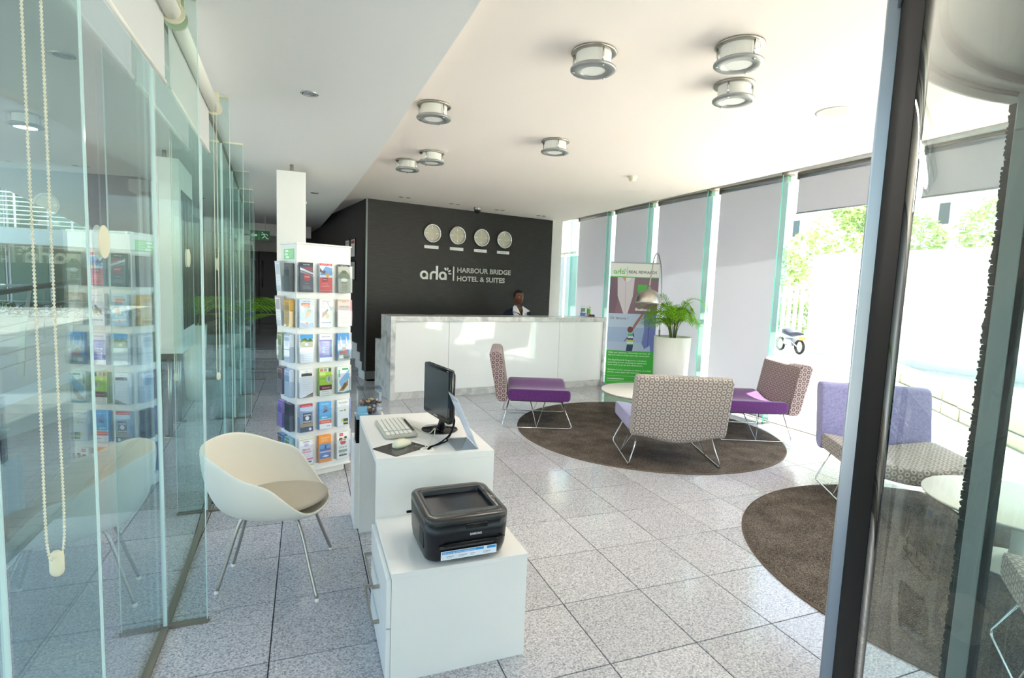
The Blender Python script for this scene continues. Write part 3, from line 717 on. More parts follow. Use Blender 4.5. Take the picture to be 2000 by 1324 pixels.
# ================================================================ PALMS
def palm(loc, label, cat, rt, rb, hh, n, L0, seed, group=None, up=.9, foot=False, clipx=None):
    random.seed(seed)
    pt = thing('plant_pot', label+' pot', 'planter', loc, 0)
    pt['label'] = cat[1]
    m = M(); m.lathe([(rb, 0), (rb+(rt-rb)*.5, hh*.45), (rt, hh), (rt-.02, hh), (rt-.025, hh-.06), (.001, hh-.06)], 48); obj('pot_body', m, 'lam', pt)
    m = M(); m.lathe([(rt-.026, hh-.07), (.001, hh-.035)], 24, caps=False); obj('soil', m, 'soil', pt)
    t = thing('potted_palm', label, 'plant', (loc[0], loc[1], hh-.05), 0)
    for k in range(n):
        a = 2*PI*k/n*1.618*1.0+random.uniform(-.2, .2); L = L0*random.uniform(.75, 1.1); ris = up*random.uniform(.6, 1.15)
        base = Vector((.04*K(a), .04*S(a), 0)); d = Vector((K(a), S(a), 0)); sp = []
        for i in range(15):
            u = i/14; r_ = L*(.10*u+.72*u*u); z = ris*L*(1.55*u-1.15*u**2.1)*1.05
            q = base+d*r_+Vector((0, 0, z))
            if clipx and loc[0]+q.x > clipx: q.x = clipx-loc[0]
            sp.append(q)
        fr = M(); fr.tube(sp, [.006*(1-.8*i/14) for i in range(15)], 5)
        obj('frond_stem', fr, 'stem', t)
        lf = M(); side = d.cross(Vector((0, 0, 1)))
        for i in range(4, 15):
            for h in (0, .5):
                if i+h > 14: continue
                j = min(i, 13); p = sp[j].lerp(sp[j+1], h if i < 14 else 0); tg = (sp[j+1]-sp[j]).normalized(); ll = L*.36*S(PI*min(.95, (i+h-3)/12.2))**.6+.03
                for s_ in (-1, 1):
                    dr_ = (side*s_*.85+tg*.75+Vector((0, 0, .18))).normalized(); nrm = dr_.cross(tg).normalized(); wv_ = dr_.cross(nrm)*.0062
                    P0, P1, P2 = p, p+dr_*ll*.55+Vector((0, 0, -.02)), p+dr_*ll+Vector((0, 0, -.22*ll))
                    if clipx:
                        for P_ in (P1, P2): P_.x = min(P_.x, clipx-loc[0])
                    lf.b.faces.new([lf.b.verts.new(x) for x in (P0-wv_*.4, P1-wv_, P1+wv_, P0+wv_*.4)]); lf.b.faces.new([lf.b.verts.new(x) for x in (P1-wv_, P2, P1+wv_)])
        obj('frond_leaves', lf, 'leaf', t)
    return t
palm((5.03, 6.46, 0), 'leafy green palm growing in the tall white pot by the window', ('plant', 'tall round tapering white pot between the banner and window'), .265, .235, .94, 24, .56, 11, up=1.65, clipx=5.27)
palm((-.18, 7.75, 0), 'dark green palm behind the white display column by the steps', ('plant', 'tall white pot standing behind the display column'), .18, .14, .95, 14, .85, 5, up=.75)
# arc lamp
al = thing('arc_floor_lamp', 'slim steel arc lamp with domed shade hanging in front of the banner', 'lamp', (4.97, 6.70, 0))
m = M(); m.lathe([(.05, .885), (.05, .90), (.02, .905), (.012, .92)], 24); obj('base', m, 'steel', al)
ap = smoothpts([(0, 0, .89), (0, 0, 1.0), (.01, .03, 1.66), (-.06, -.03, 1.93), (-.22, -.18, 2.09), (-.39, -.36, 2.12), (-.56, -.54, 2.04), (-.70, -.70, 1.87), (-.79, -.79, 1.66)], 8)
m = M(); m.tube(ap, .008, 8); m.tube([(0, 0, .9), (0, 0, 1.02)], .014, 10); obj('arc_pole', m, 'steel', al)
m = M(); m.lathe([(.012, .225), (.02, .2), (.04, .185), (.075, .175), (.11, .155), (.14, .12), (.158, .075), (.165, .03), (.165, 0), (.160, 0), (.160, .03), (.135, .118), (.075, .168), (.0105, .19)], 48, c=(-.79, -.79, 1.425), caps=False); obj('shade', m, 'steel', al)
m = M(); m.lathe([(.001, 0), (.02, .005), (.03, .03), (.02, .06), (.014, .1), (.001, .1)], 16, c=(-.79, -.79, 1.47)); obj('bulb', m, 'frosted', al)

# ================================================================ RUGS AND COFFEE TABLES
for loc, r, lb in (((3.62, 5.04), 1.455, 'large round dark brown rug under the farther seating group'), ((3.834, 1.763), 1.404, 'large round dark brown rug in the foreground behind the door post')):
    t = thing('round_rug', lb, 'rug', (*loc, 0), 0, 'round brown rugs')
    random.seed(1); m = M(); NR = 30
    m.lathe([(r*.999, .001), (r, .004), (r*.998, .008), (r*.99, .0095)]+[(r*(1-k/NR), .0095) for k in range(1, NR)]+[(.001, .0095)], 180, caps=False)
    for v in m.b.verts:
        if v.co.z > .009: v.co.z += min(0, noise.noise(v.co*9)*.001)
    obj('pile', m, 'rug', t)
    m = M(); m.lathe([(r+.001, 0), (r+.004, .004), (r+.002, .009), (r-.004, .01)], 120, caps=False); obj('bound_edge', m, plain('rug_edge', '#6a5a4c', .9), t)
def ctable(x, y, r, lb):
    t = thing('coffee_table', lb, 'table', (x, y, .0105), 0, 'round white coffee tables')
    m = M(); m.lathe([(.001, .365), (r-.02, .365), (r-.003, .378), (r, .384), (r-.003, .39), (.001, .39)], 72); obj('tabletop', m, 'plastic_white', t)
    m = M(); m.lathe([(.06, .02), (.045, .1), (.045, .3), (.09, .364)], 24); obj('pedestal', m, 'plastic_white', t)
    m = M(); m.lathe([(.001, 0), (.235, 0), (.245, .006), (.235, .014), (.12, .022), (.05, .05)], 48); obj('base', m, 'plastic_white', t)
ctable(3.82, 5.30, .55, 'round white coffee table on the farther rug between the lounge chairs')
ctable(4.02, 1.77, .5, 'round white coffee table on the nearer rug, seen through the door glass')

# ================================================================ LOUNGE CHAIRS
def dip(x): return -.03*(1+K(PI*x/.42))
def lounge(loc, rotz, label, back, seat, z=.0105):
    t = thing('lounge_chair', label, 'chair', (*loc, z), rotz, 'armless lounge chairs')
    NX = 20
    def slab(profile, dipf, hw, rr=.018):
        R_ = []
        for i in range(NX+1):
            x = -hw+2*hw*i/NX; R_.append([(x, y, zz+dipf(x, zz)) for y, zz in profile])
        # rounded ends
        def shrink(ring_, x, f):
            cy = sum(p[1] for p in ring_)/len(ring_); cz = sum(p[2] for p in ring_)/len(ring_)
            L = max(1e-6, 1); out = []
            for p in ring_:
                d = Vector((0, p[1]-cy, p[2]-cz)); dl = d.length; d = d*(max(0, dl-f)/dl); out.append((x, cy+d.y, cz+d.z))
            return out
        e0 = [shrink(R_[0], -hw-rr*.95, rr), shrink(R_[0], -hw-rr*.7, rr*.3)]; e1 = [shrink(R_[-1], hw+rr*.7, rr*.3), shrink(R_[-1], hw+rr*.95, rr)]
        m = M(); m.loft(e0+R_+e1); return m
    sp = [(.02+a, .375+b_) for a, b_ in rrect(.70, .125, .035, 4)]
    obj('seat', slab(sp, lambda x, z_: dip(x), .40), seat, t, uv=True)
    bpf = []
    for a, b_ in rrect(.125, .56, .045, 5):
        u = (b_+.28)/.56; bpf.append((-.385+a*(1+.12*u)-.105*u, .29+.56*u))
    obj('backrest', slab(bpf, lambda x, z_: dip(x)*max(0, 1-(z_-.29)/.40), .40), back, t, uv=True)
    for s_ in (-1, 1):
        r = .0065; m = M()
        P = [(s_*.32, -.31, .315), (s_*.41, -.385, .03), (s_*.414, -.375, .007), (s_*.414, -.34, .0065), (s_*.414, .34, .0065), (s_*.414, .375, .007), (s_*.41, .395, .03), (s_*.32, .27, .315)]
        m.tube(P, r, 8); obj('sled_leg', m, 'chrome', t)
        m = M(); m.tube([(s_*.27, -.075, .315+dip(.27)), (s_*.41, 0, .012), (s_*.27, .105, .315+dip(.27))], .005, 8); obj('brace', m, 'chrome', t)
    m = M(); m.box(-.33, .33, -.30, .30, .285, .30); obj('frame_plate', m, 'black', t)
    return t
lounge((2.55, 5.74), rad(-110.7), 'purple velvet lounge chair with ring pattern back, nearest the reception desk', 'rings_dark', 'purple')
lounge((3.25, 4.205), rad(-21.2), 'lounge chair seen from behind, pale ring patterned back and lavender seat', 'rings_light', 'lavender')
lounge((4.70, 4.71), rad(68.9), 'purple velvet lounge chair with its patterned back to the bright windows', 'rings_dark', 'purple')
lounge((4.276, 2.70), rad(147.3), 'lounge chair with lavender back and ring patterned seat behind the door post', 'lavender', 'rings_light')
lounge((3.0, .84), rad(-51.5), 'ring patterned lounge chair partly hidden at the lower right corner', 'lavender', 'rings_light')

# ================================================================ SHELL CHAIR
ch = thing('shell_chair', 'white plastic tub shell chair with grey seat pad and slim steel legs', 'chair', (-.15, 2.955, 0), rad(-99.7))
# local +Y is the open front
NT = 56; prof = []
def rim(a):     # a: 0 right, 90 front, 180 left, 270 back
    s_ = S(a); f = (1-s_)/2                    # 0 at the front, 1 at the back
    z = .405+.335*(3*f**2-2*f**3)**.75 if f > 0 else .405
    z = .43+.345*(f**.55)*(1 if f > .02 else f/.02) - .03*K(2*a)*f
    rx_ = .325; ry_ = .30 if s_ > 0 else .33
    return rx_*K(a), ry_*s_, z
def smst(t): t = max(0, min(1, t)); return t*t*(3-2*t)
def rimz(a):
    f = (1-S(a))/2
    return .415+.195*smst((f-.06)/.44)+.115*smst((f-.45)/.5)+.008*smst(f*2)
shellr = []
for lv in range(13):
    u = lv/12; ring_ = []
    for k in range(NT):
        a = 2*PI*k/NT; c, s_ = K(a), S(a)
        Rx = .33; Ry = .268 if s_ > 0 else .335
        bx, by = .17, .20
        e = u**.62
        zr = rimz(a); zz = .385+(zr-.385)*u**1.75
        rr_x = bx*min(1, u*4)+(Rx-bx)*smst(u)**.55 if u > 0 else 0
        rr_y = by*min(1, u*4)+(Ry-by)*smst(u)**.55 if u > 0 else 0
        if u == 0: rr_x = rr_y = .004
        ring_.append((rr_x*c, rr_y*s_, zz))
    shellr.append(ring_)
m = M(); m.loft(shellr, caps=False); bmesh.ops.recalc_face_normals(m.b, faces=m.b.faces)
so = obj('shell', m, 'shell', ch)
mo = so.modifiers.new('thickness', 'SOLIDIFY'); mo.thickness = .011; mo.offset = 0
mo = so.modifiers.new('smooth', 'SUBSURF'); mo.levels = 1; mo.render_levels = 2
m = M(); pr = [(.001, .418), (.16, .418), (.205, .414), (.222, .424), (.222, .434), (.205, .442), (.15, .442), (.001, .438)]
m.loft([[(r*K(2*PI*k/40)*1.02, r*S(2*PI*k/40)*(1.12 if S(2*PI*k/40) > 0 else .95)+.015, z+.018*max(0, S(2*PI*k/40))*r/.22) for k in range(40)] for r, z in pr], caps=False); obj('seat_pad', m, 'cushion', ch)
def loc2(wx, wy):
    a = rad(99.7); x, y = wx+.15, wy-2.955; return (x*K(a)-y*S(a), x*S(a)+y*K(a))
feet = [(-.413, 2.86), (.052, 2.647), (.137, 3.168), (-.368, 3.122)]
for k, (fx, fy) in enumerate(feet):
    x, y = loc2(fx, fy); tx, ty = x*.52, y*.52
    m = M(); m.tube(smoothpts([(tx*.6, ty*.6, .378), (tx*1.02, ty*1.02, .372), (tx+(x-tx)*.3, ty+(y-ty)*.3, .30), (tx+(x-tx)*.62, ty+(y-ty)*.62, .165), (x, y, .012)], 5), .0085, 10); lg = obj('leg', m, 'steel', ch)
    m = M(); m.lathe([(.010, 0), (.0125, .005), (.010, .013), (.008, .018)], 14, c=(x, y, 0)); obj('foot', m, 'plastic_white', lg)
m = M(); m.box(-.10, .10, -.10, .10, .368, .384); obj('seat_bracket', m, 'steel', ch)

# ================================================================ COMPUTER DESK, DRAWER BOX
ds = thing('computer_desk', 'white laminate computer desk with a screen and keyboard on it', 'desk', (.31, 2.5, 0))
tp = M()
pts = [(0, 0), (.585, 0)]+[(.585-.0, .5)]+[(.585-.16+.16*K(rad(a)), .70+.16*S(rad(a))) for a in range(0, 91, 10)]+[(0, .86)]
tp.loft([[(x, y, z) for x, y in pts] for z in (.715, .7455)], smooth=False); obj('tabletop', tp, 'lam', ds)
obj('front_panel', M().box(0, .585, .0, .028, 0, .715, bev=.001, seg=1), 'lam', ds)
obj('side_panel', M().box(0, .10, .832, .86, 0, .715, bev=.001, seg=1), 'lam', ds)
obj('modesty_panel', M().box(.56, .585, .03, .62, .0, .715, bev=.001, seg=1), 'lam', ds)
m = M(); m.lathe([(.034, .7455), (.037, .7475), (.034, .7505), (.024, .7505), (.022, .747)], 28, c=(.258, .085, 0), caps=False); m.lathe([(.0225, .7457), (.001, .7465)], 20, c=(.258, .085, 0), caps=False, col='#222222')
obj('cable_grommet', m, 'plastic_white', ds)
bx = thing('drawer_box', 'low white two drawer cabinet with a black printer on top', 'cabinet', (.31, 1.985, 0))
obj('body', M().box(.0, .567, 0, .514, 0, .436, bev=.001, seg=1), 'lam', bx)
obj('top_panel', M().box(-.002, .569, -.004, .514, .437, .457, bev=.0012, seg=1), 'lam', bx)
for k, (z0, z1) in enumerate(((.232, .432), (.012, .225))):
    d = obj('drawer', M().box(-.019, -.001, .004, .51, z0, z1, bev=.001, seg=1), 'lam', bx)
    zc = (.300, .143)[k]; h = M()
    h.box(-.052, -.044, .195, .495, zc-.009, zc+.003, bev=.001, seg=1); h.box(-.046, -.019, .195, .209, zc-.009, zc+.003); h.box(-.046, -.019, .481, .495, zc-.009, zc+.003)
    obj('handle', h, 'steel', d)
for k, (x, y, w_) in enumerate(((.566, -.003, .004), (.566, -.003, .003))):
    pass

# printer
PX, PY = .435, 1.985
pr_ = thing('laser_printer', 'black laser printer with blue and white label strip on the low cabinet', 'printer', (PX+.18, PY+.175, .457), rad(1.5))
def ring2(w_, d, r, z, oy=0, n=6, tilt=0): return [(x, y+oy, z+tilt*(y)) for x, y in rrect(w_, d, r, n)]
m = M(); m.loft([ring2(.325, .30, .05, .004, .01), ring2(.335, .315, .05, .012, .008), ring2(.345, .335, .05, .05, .003), ring2(.35, .345, .05, .12, 0), ring2(.352, .350, .05, .172, 0, tilt=.02)]); obj('body', m, 'black', pr_)
def hole_lid():
    mm = M(); outer = lambda s_, z: [(x, y, z+.02*y) for x, y in rrect(.352*s_, .350*s_, .05, 6)]
    inner = lambda w_, d, z: [(x, y+.015, z+.02*y) for x, y in rrect(w_, d, .012, 6)]
    mm.loft([outer(1, .170), outer(1.004, .18), outer(.995, .189), outer(.97, .194), inner(.272, .235, .1945), inner(.264, .227, .188)], caps=False)
    return mm
obj('top_cover', hole_lid(), 'grey_dark', pr_)
m = M(); rg = lambda w_, d, z, sl, oy: [(x, y+oy, z+sl*y) for x, y in rrect(w_, d, .01, 6)]
m.loft([rg(.264, .227, .188, .02, .015), rg(.256, .20, .158, -.16, .015)], caps=False, smooth=False); m.b.faces.new([m.b.verts.new(p) for p in rg(.256, .20, .158, -.16, .015)]); obj('output_tray', m, 'black', pr_)
m = M()
for a_, b_, c_, d_ in ((-.045, .04, -.05, -.047), (-.045, .04, .03, .033), (-.045, -.042, -.05, .033), (.037, .04, -.05, .033), (-.004, -.001, -.05, -.02)): m.loft([[(x, y+.015, z0-.16*y) for x, y in ((a_, c_), (b_, c_), (b_, d_), (a_, d_))] for z0 in (.1585, .1595)], smooth=False)
obj('tray_lines', m, 'rubber', pr_)
fy = -.1755
obj('front_slot', M().box(-.015, .075, fy-.0015, fy+.01, .14, .163, bev=.003), 'black_gloss', pr_)
obj('manual_feed_slot', M().box(-.105, .125, fy-.0015, fy+.012, .077, .090, bev=.002), 'black_gloss', pr_)
obj('feed_lip', M().box(-.11, .10, fy-.004, fy+.01, .070, .078, bev=.002), 'grey_dark', pr_)
m = M(); [m.box(x-.010, x+.010, fy-.003, fy+.01, .068, .082, bev=.003) for x in (-.115,)]; m.lathe([(.011, 0), (.012, .004), (.001, .005)], 14, c=(.140, fy, .088)); obj('guide_catch', m, 'grey_dark', pr_)
m = M(); m.box(-.118, .118, -.168, -.1665, .022, .058, col='#eef3fa'); yl = -.1688
def L2(x0, x1, z0, z1, c): m.poly([(x0, yl, z0), (x1, yl, z0), (x1, yl, z1), (x0, yl, z1)], c)
L2(-.114, .062, .046, .056, '#2f95dd'); L2(.076, .115, .046, .056, '#2f95dd')
m.text("Don't worry, the cartridge and toner are fine", (-.111, yl-.0004, .0485), (1, 0, 0), (0, 0, 1), .0075, '#eaf6ff', .02, width=.14)
m.text('i', (-.11, yl-.0004, .028), (1, 0, 0), (0, 0, 1), .012, '#6a93b8')
for q, (x, wd) in enumerate(((-.095, .03), (-.045, .035), (.005, .02), (.06, .03))): L2(x, x+wd, .034, .0365, '#8fa3b3'); L2(x, x+wd*.7, .029, .0308, '#aab8c4')
m.xf(Matrix.Translation((0, -.0045, 0))); obj('label_strip', m, 'print', pr_)
m = M(); m.text('SAMSUNG', (.0, fy-.0006, .114), (1, 0, 0), (0, 0, 1), .0125, '#d8dadd', .03, width=.05); obj('brand_lettering', m, 'print', pr_)
m = M()
for x, y, r, c in ((.148, .062, .007, '#4a4744'), (.150, .045, .005, '#4a4744'), (.152, -.005, .006, '#c06a2c'), (.152, -.022, .009, '#59667a')): m.lathe([(r, 0), (r*.9, .002), (.001, .0025)], 16, c=(x, y, .1935+.02*y), col=c)
obj('control_buttons', m, 'print', pr_)
m = M()
for k in range(9): m.box(-.1766, -.172, -.11+.008*k, -.106+.008*k, .055, .12)
obj('side_vent', m, 'grey_dark', pr_)
m = M(); m.tube(smoothpts([(-.16, .15, .10), (-.182, .152, .10), (-.188, .155, .098)], 4), .006, 8); obj('power_cord', m, 'rubber', pr_)

# monitor: screen faces the chair side
mn = thing('computer_monitor', 'black flat screen monitor on a round glossy stand', 'monitor', (.715, 2.94, .7455), rad(-81))
# local -Y faces the user; local X runs along the screen
m = M(); m.loft([[(x, z*0+y_, z) for x, z in [(a, b_+.215) for a, b_ in rrect(.375, .305, .018, 4)]] for y_ in (0, -.028)]); 
def plate(w_, h_, r, y0, y1, zc, n=4, sx=0): return [[(a+sx, y_, b_+zc) for a, b_ in rrect(w_, h_, r, n)] for y_ in (y0, y1)]
m.b.free(); m = M(); m.loft(plate(.38, .295, .016, .0, -.026, .222)+[]); obj('frame', m, 'black_gloss', mn)
m = M(); m.loft([[(a*s_, y_, b_*s_+.222) for a, b_ in rrect(.38, .295, .016, 4)] for y_, s_ in ((0, .98), (.018, .86), (.034, .6), (.038, .4))]); obj('back_shell', m, 'black', mn)
m = M(); m.box(-.172, .172, -.0275, -.026, .105, .353); obj('screen', m, 'screen', mn)
m = M(); m.text('SAMSUNG', (0, -.0268, .083), (1, 0, 0), (0, 0, 1), .011, '#c9cbd0', .02, width=.05, align='C'); m.box(.145, .165, -.0268, -.026, .358, .363, col='#9aa0a4'); obj('brand_lettering', m, 'print', mn)
m = M(); m.lathe([(.001, 0), (.102, 0), (.105, .004), (.098, .009), (.04, .014), (.001, .015)], 56); obj('stand_base', m, 'black_gloss', mn)
m = M(); m.loft([ring2(.05, .035, .01, .012, .008), ring2(.035, .028, .01, .05, .012), ring2(.045, .025, .008, .12, .018)]); obj('stand_neck', m, 'black', mn)
# cables to the grommet
def cable(name, pts, r, mat, label, n=8):
    m_ = M(); m_.tube(smoothpts(pts, n), r, 7); return solo(name, m_, mat, label, 'cable')
zt = .7455
cable('cable', [(.752, 2.87, .87), (.77, 2.84, .83), (.745, 2.79, .775), (.69, 2.71, zt+.012), (.63, 2.64, zt+.008), (.585, 2.60, zt+.010), (.569, 2.588, zt-.002)], .0035, 'rubber', 'black monitor cable running straighter from the screen to the grommet')
cable('cable', [(.757, 2.875, .86), (.775, 2.835, .82), (.735, 2.765, .765), (.705, 2.73, zt+.006), (.70, 2.70, zt+.005), (.65, 2.655, zt+.005), (.595, 2.605, zt+.008), (.572, 2.583, zt-.002)], .0035, 'rubber', 'black monitor cable with a kink, nearer one of the two')
# keyboard
kb = thing('keyboard', 'pale beige keyboard lying on the white computer desk', 'keyboard', (.472, 2.985, zt), rad(-88))
m = M(); m.loft([[(x, y, z+.035*(y+.09)) for x, y in rrect(w_, d_, .015, 3)] for w_, d_, z in ((.355, .165, .0), (.366, .176, .006), (.366, .176, .014), (.358, .168, .019))]); obj('case', m, 'keyboard_case', kb)
kme = M().box(-.0086, .0086, -.0100, .0100, 0, .006, bev=.0015, seg=1).fin('key', MT['key_cap'])
for r in range(6):
    for c in range(18):
        if c == 14: continue
        y = .050-.0235*r; 
        if r == 5 and 4 < c < 9: continue
        obj('key', kme, None, kb, (-.161+.0190*c, y, .0195+.035*(y+.09)))
m = M(); m.box(-.042, .042, -.0100, .0100, 0, .006, bev=.0015, seg=1); obj('space_bar', m, 'key_cap', kb, (-.038, -.0675, .0205))
m = M(); m.loft([[(x, y, z+.035*(y+.09)) for x, y in rrect(.24, .011, .004, 3)] for z in (.0205, .0235)]); m.xf(Matrix.Translation((.0, .074, .0026))); obj('shortcut_strip', m, 'grey_dark', kb)
# mouse pad and mouse
m = M(); m.loft([[(x, y, z) for x, y in rrect(.215, .175, .008, 3)] for z in (0, .003)], smooth=False); 
mp = thing('mouse_pad', 'dark grey mouse pad lying askew at the desk corner', 'mouse pad', (.445, 2.645, zt), rad(33))
obj('mat', m, 'grey_dark', mp)
random.seed(9); m = M()
for k in range(46):
    x, y = random.uniform(-.02, .1), random.uniform(-.08, .02); r = random.uniform(.003, .008)
    if x-y < .02: continue
    m.poly([(x-r, y-r*.5, .0033), (x+r*.4, y-r*.7, .0033), (x+r, y+r*.4, .0033), (x-r*.3, y+r, .0033)], '#6b6864')
obj('printed_pattern', m, 'print', mp)
mo_ = thing('computer_mouse', 'off white computer mouse resting on the dark pad', 'mouse', (.455, 2.675, zt+.0032), rad(-52))
m = M(); R_ = []
for i in range(13):
    t = i/12; ph = PI*t; y = -.056*K(ph); wx = .031*(S(ph)**.5)*(1-.08*K(ph)) if 0 < t < 1 else .001; hz = .034*(S(ph)**.6)*(1+.25*K(ph)) if 0 < t < 1 else .001
    R_.append([(wx*K(a), y, max(0, .004+hz*S(a)) if S(a) > 0 else .0) for a in [2*PI*k/20 for k in range(20)]])
m.loft(R_); obj('shell', m, 'cream', mo_)
m = M(); m.box(-.0008, .0008, -.008, .05, .02, .0305); m.xf(Matrix.Rotation(rad(-14), 4, 'X')); m.b.free(); m = M(); m.lathe([(.001, -.003), (.008, -.003), (.008, .003), (.001, .003)], 14); m.xf(Matrix.Translation((0, .03, .023)) @ Matrix.Rotation(rad(90), 4, 'Y')); obj('scroll_wheel', m, 'grey_dark', mo_)
cable('cable', [(.495, 2.70, zt+.016), (.53, 2.705, zt+.02), (.556, 2.67, zt+.018), (.565, 2.62, zt+.012), (.566, 2.59, zt-.002)], .0022, 'cream', 'thin pale mouse cable arching into the grommet')
cable('cable', [(.56, 3.02, zt+.012), (.59, 2.98, zt+.006), (.615, 2.90, zt+.003), (.64, 2.862, zt+.006), (.665, 2.86, zt+.03), (.668, 2.852, zt+.028), (.655, 2.82, zt+.003), (.60, 2.68, zt+.003), (.572, 2.60, zt-.001)], .0022, 'cream', 'thin pale keyboard cable looping past the monitor stand')
# sloping sign holder
sh = thing('sign_holder', 'clear sloping sign holder with a pale sheet at the desk edge', 'sign holder', (.822, 2.64, zt))
def slab4(m_, a, b_, th): n_ = (Vector(a[1])-Vector(a[0])).cross(Vector(a[3])-Vector(a[0])).normalized()*th; m_.loft([a, [Vector(p)+n_ for p in a]], smooth=False, col=b_)
m = M(); slab4(m, [(0, -.105, .002), (.005, .115, .002), (-.115, .105, .262), (-.118, -.09, .262)], None, .003)
m.box(-.12, 0, -.105, .115, 0, .003); obj('acrylic_stand', m, 'acrylic', sh)
m = M(); slab4(m, [(-.004, -.100, .008), (.001, .110, .008), (-.113, .10, .258), (-.116, -.086, .258)], '#e9ebf7', .001); obj('paper_sheet', m, 'print', sh)

# battery recycling stand behind the desk
bs = thing('recycling_stand', 'narrow white and black stand behind the computer desk', 'stand', (.285, 3.40, 0))
obj('white_panel', M().box(0, .05, .0, .25, 0, .56, bev=.001, seg=1), 'lam', bs)
obj('black_panel', M().box(.01, .028, .002, .12, .42, .722, bev=.001, seg=1).box(.028, .18, .002, .14, .56, .72), 'rubber', bs)
obj('shelf', M().box(.01, .185, .0, .16, .712, .722), 'lam', bs)
bt = thing('battery_box', 'clear acrylic battery collection box half full of used batteries', 'box', (.378, 3.48, .723))
def shellbox(m_, x0, x1, y0, y1, z0, z1, t=.003):
    m_.box(x0, x1, y0, y1, z0, z0+t).box(x0, x1, y0, y0+t, z0+t, z1).box(x0, x1, y1-t, y1, z0+t, z1).box(x0, x0+t, y0+t, y1-t, z0+t, z1).box(x1-t, x1, y0+t, y1-t, z0+t, z1)
m = M(); shellbox(m, -.073, .073, -.06, .06, 0, .17); obj('container', m, 'acrylic', bt)
m = M(); m.box(-.076, .076, -.063, .063, .171, .176).tube([(-.025, 0, .176), (-.02, 0, .186), (.02, 0, .186), (.025, 0, .176)], .003); obj('lid', m, 'acrylic', bt)
def battery(c1, c2, sc_=1):
    m_ = M(); r, L = .007*sc_, .05*sc_; m_.loft([[(x, r*K(a), r*S(a)) for a in [2*PI*k/10 for k in range(10)]] for x in (0, L*.25)], col=c2); m_.loft([[(x, r*K(a), r*S(a)) for a in [2*PI*k/10 for k in range(10)]] for x in (L*.25, L)], col=c1)
    m_.loft([[(x, r*.35*K(a), r*.35*S(a)) for a in [2*PI*k/8 for k in range(8)]] for x in (L, L+.002)], col='#c9c9c9'); return m_.fin('battery', 'print')
bmz = [battery(*c) for c in (('#1a1a1c', '#b8742c'), ('#27356f', '#c9ccd2'), ('#c59a35', '#1c1c1c'), ('#2b2b2d', '#d0d0d4'), ('#7a2320', '#d9b44b'), ('#d5d7da', '#27356f'))]
random.seed(21)
for k in range(84):
    lay = k//12; o = bpy.data.objects.new('battery', bmz[random.randrange(6)]); C.objects.link(o)
    th_ = random.uniform(0, PI*2); dp = random.uniform(-.6, .6); cx, cy = random.uniform(-.045, .045), random.uniform(-.036, .036)
    dv_ = Vector((K(th_)*K(dp), S(th_)*K(dp), S(dp)*.6))*.025
    if abs(cx+dv_.x) > .06 or abs(cx-dv_.x) > .06: dv_.x *= .4
    if abs(cy+dv_.y) > .047 or abs(cy-dv_.y) > .047: dv_.y *= .4
    c0 = Vector((.378+cx, 3.48+cy, .7365+.0125*lay*.95+random.uniform(0, .004)+abs(dv_.z)*.6))
    o.rotation_mode = 'QUATERNION'; o.rotation_quaternion = dv_.normalized().to_track_quat('X', 'Z'); o.location = c0-dv_
    o['label'] = 'used battery lying in the clear collection box'; o['category'] = 'battery'; o['group'] = 'used batteries in the clear box'
cd = thing('card_dispenser', 'small clear dispenser of pale blue cards beside the battery box', 'dispenser', (.325, 3.375, .723))
m = M(); shellbox(m, -.035, .04, -.02, .02, 0, .03); m.box(-.035, .04, .016, .02, .03, .085); obj('holder', m, 'acrylic', cd)
m = M(); m.box(-.03, .036, -.014, .012, .004, .036, bev=.001, seg=1).box(-.028, .03, .004, .010, .036, .075); obj('card_stack', m, 'blue_card', cd)

# ================================================================ BROCHURE RACK
AR = rad(23); RW, RD = .437, .30
rk = thing('brochure_rack', 'tall white rotating brochure rack with clear pockets', 'rack', (.335, 4.54, 0), AR)
# local: front face at y = 0 running from x = -RW to 0; left face at x = -RW
CH = 0
obj('column', M().box(-RW, 0, 0, RD, .075, 1.835, bev=.002, seg=1), 'lam', rk)
obj('top_cap', M().box(-RW-.006, .006, -.006, RD+.006, 1.835, 1.848, bev=.002, seg=1), 'lam', rk)
obj('bottom_cap', M().box(-RW-.01, .01, -.012, RD+.01, .058, .075, bev=.003, seg=1), 'lam', rk)
obj('plinth', M().box(-RW+.03, -.03, .03, RD-.03, 0, .058, bev=.002, seg=1), 'plastic_white', rk)
m = M(); m.box(-RW-.002, -RW+.001, .045, .24, 1.72, 1.80, col='#8fd98e')
def RT_(y0, y1, z0, z1, c): m.poly([(-RW-.0025, y0, z0), (-RW-.0025, y1, z0), (-RW-.0025, y1, z1), (-RW-.0025, y0, z1)], c)
for q, (yy, zz) in enumerate(((.21, 1.775), (.22, 1.75), (.2, 1.728))): RT_(yy-.06, yy+.0, zz, zz+.016, '#f4fff0')
for zz in (1.78, 1.765, 1.75, 1.735): RT_(.07, .14, zz, zz+.004, '#d9f6d6')
obj('green_sticker', m, 'print', rk)
ZB = [1.475-.271*k for k in range(6)]
cols_f = (-.375, -.222, -.072)
BW = .099
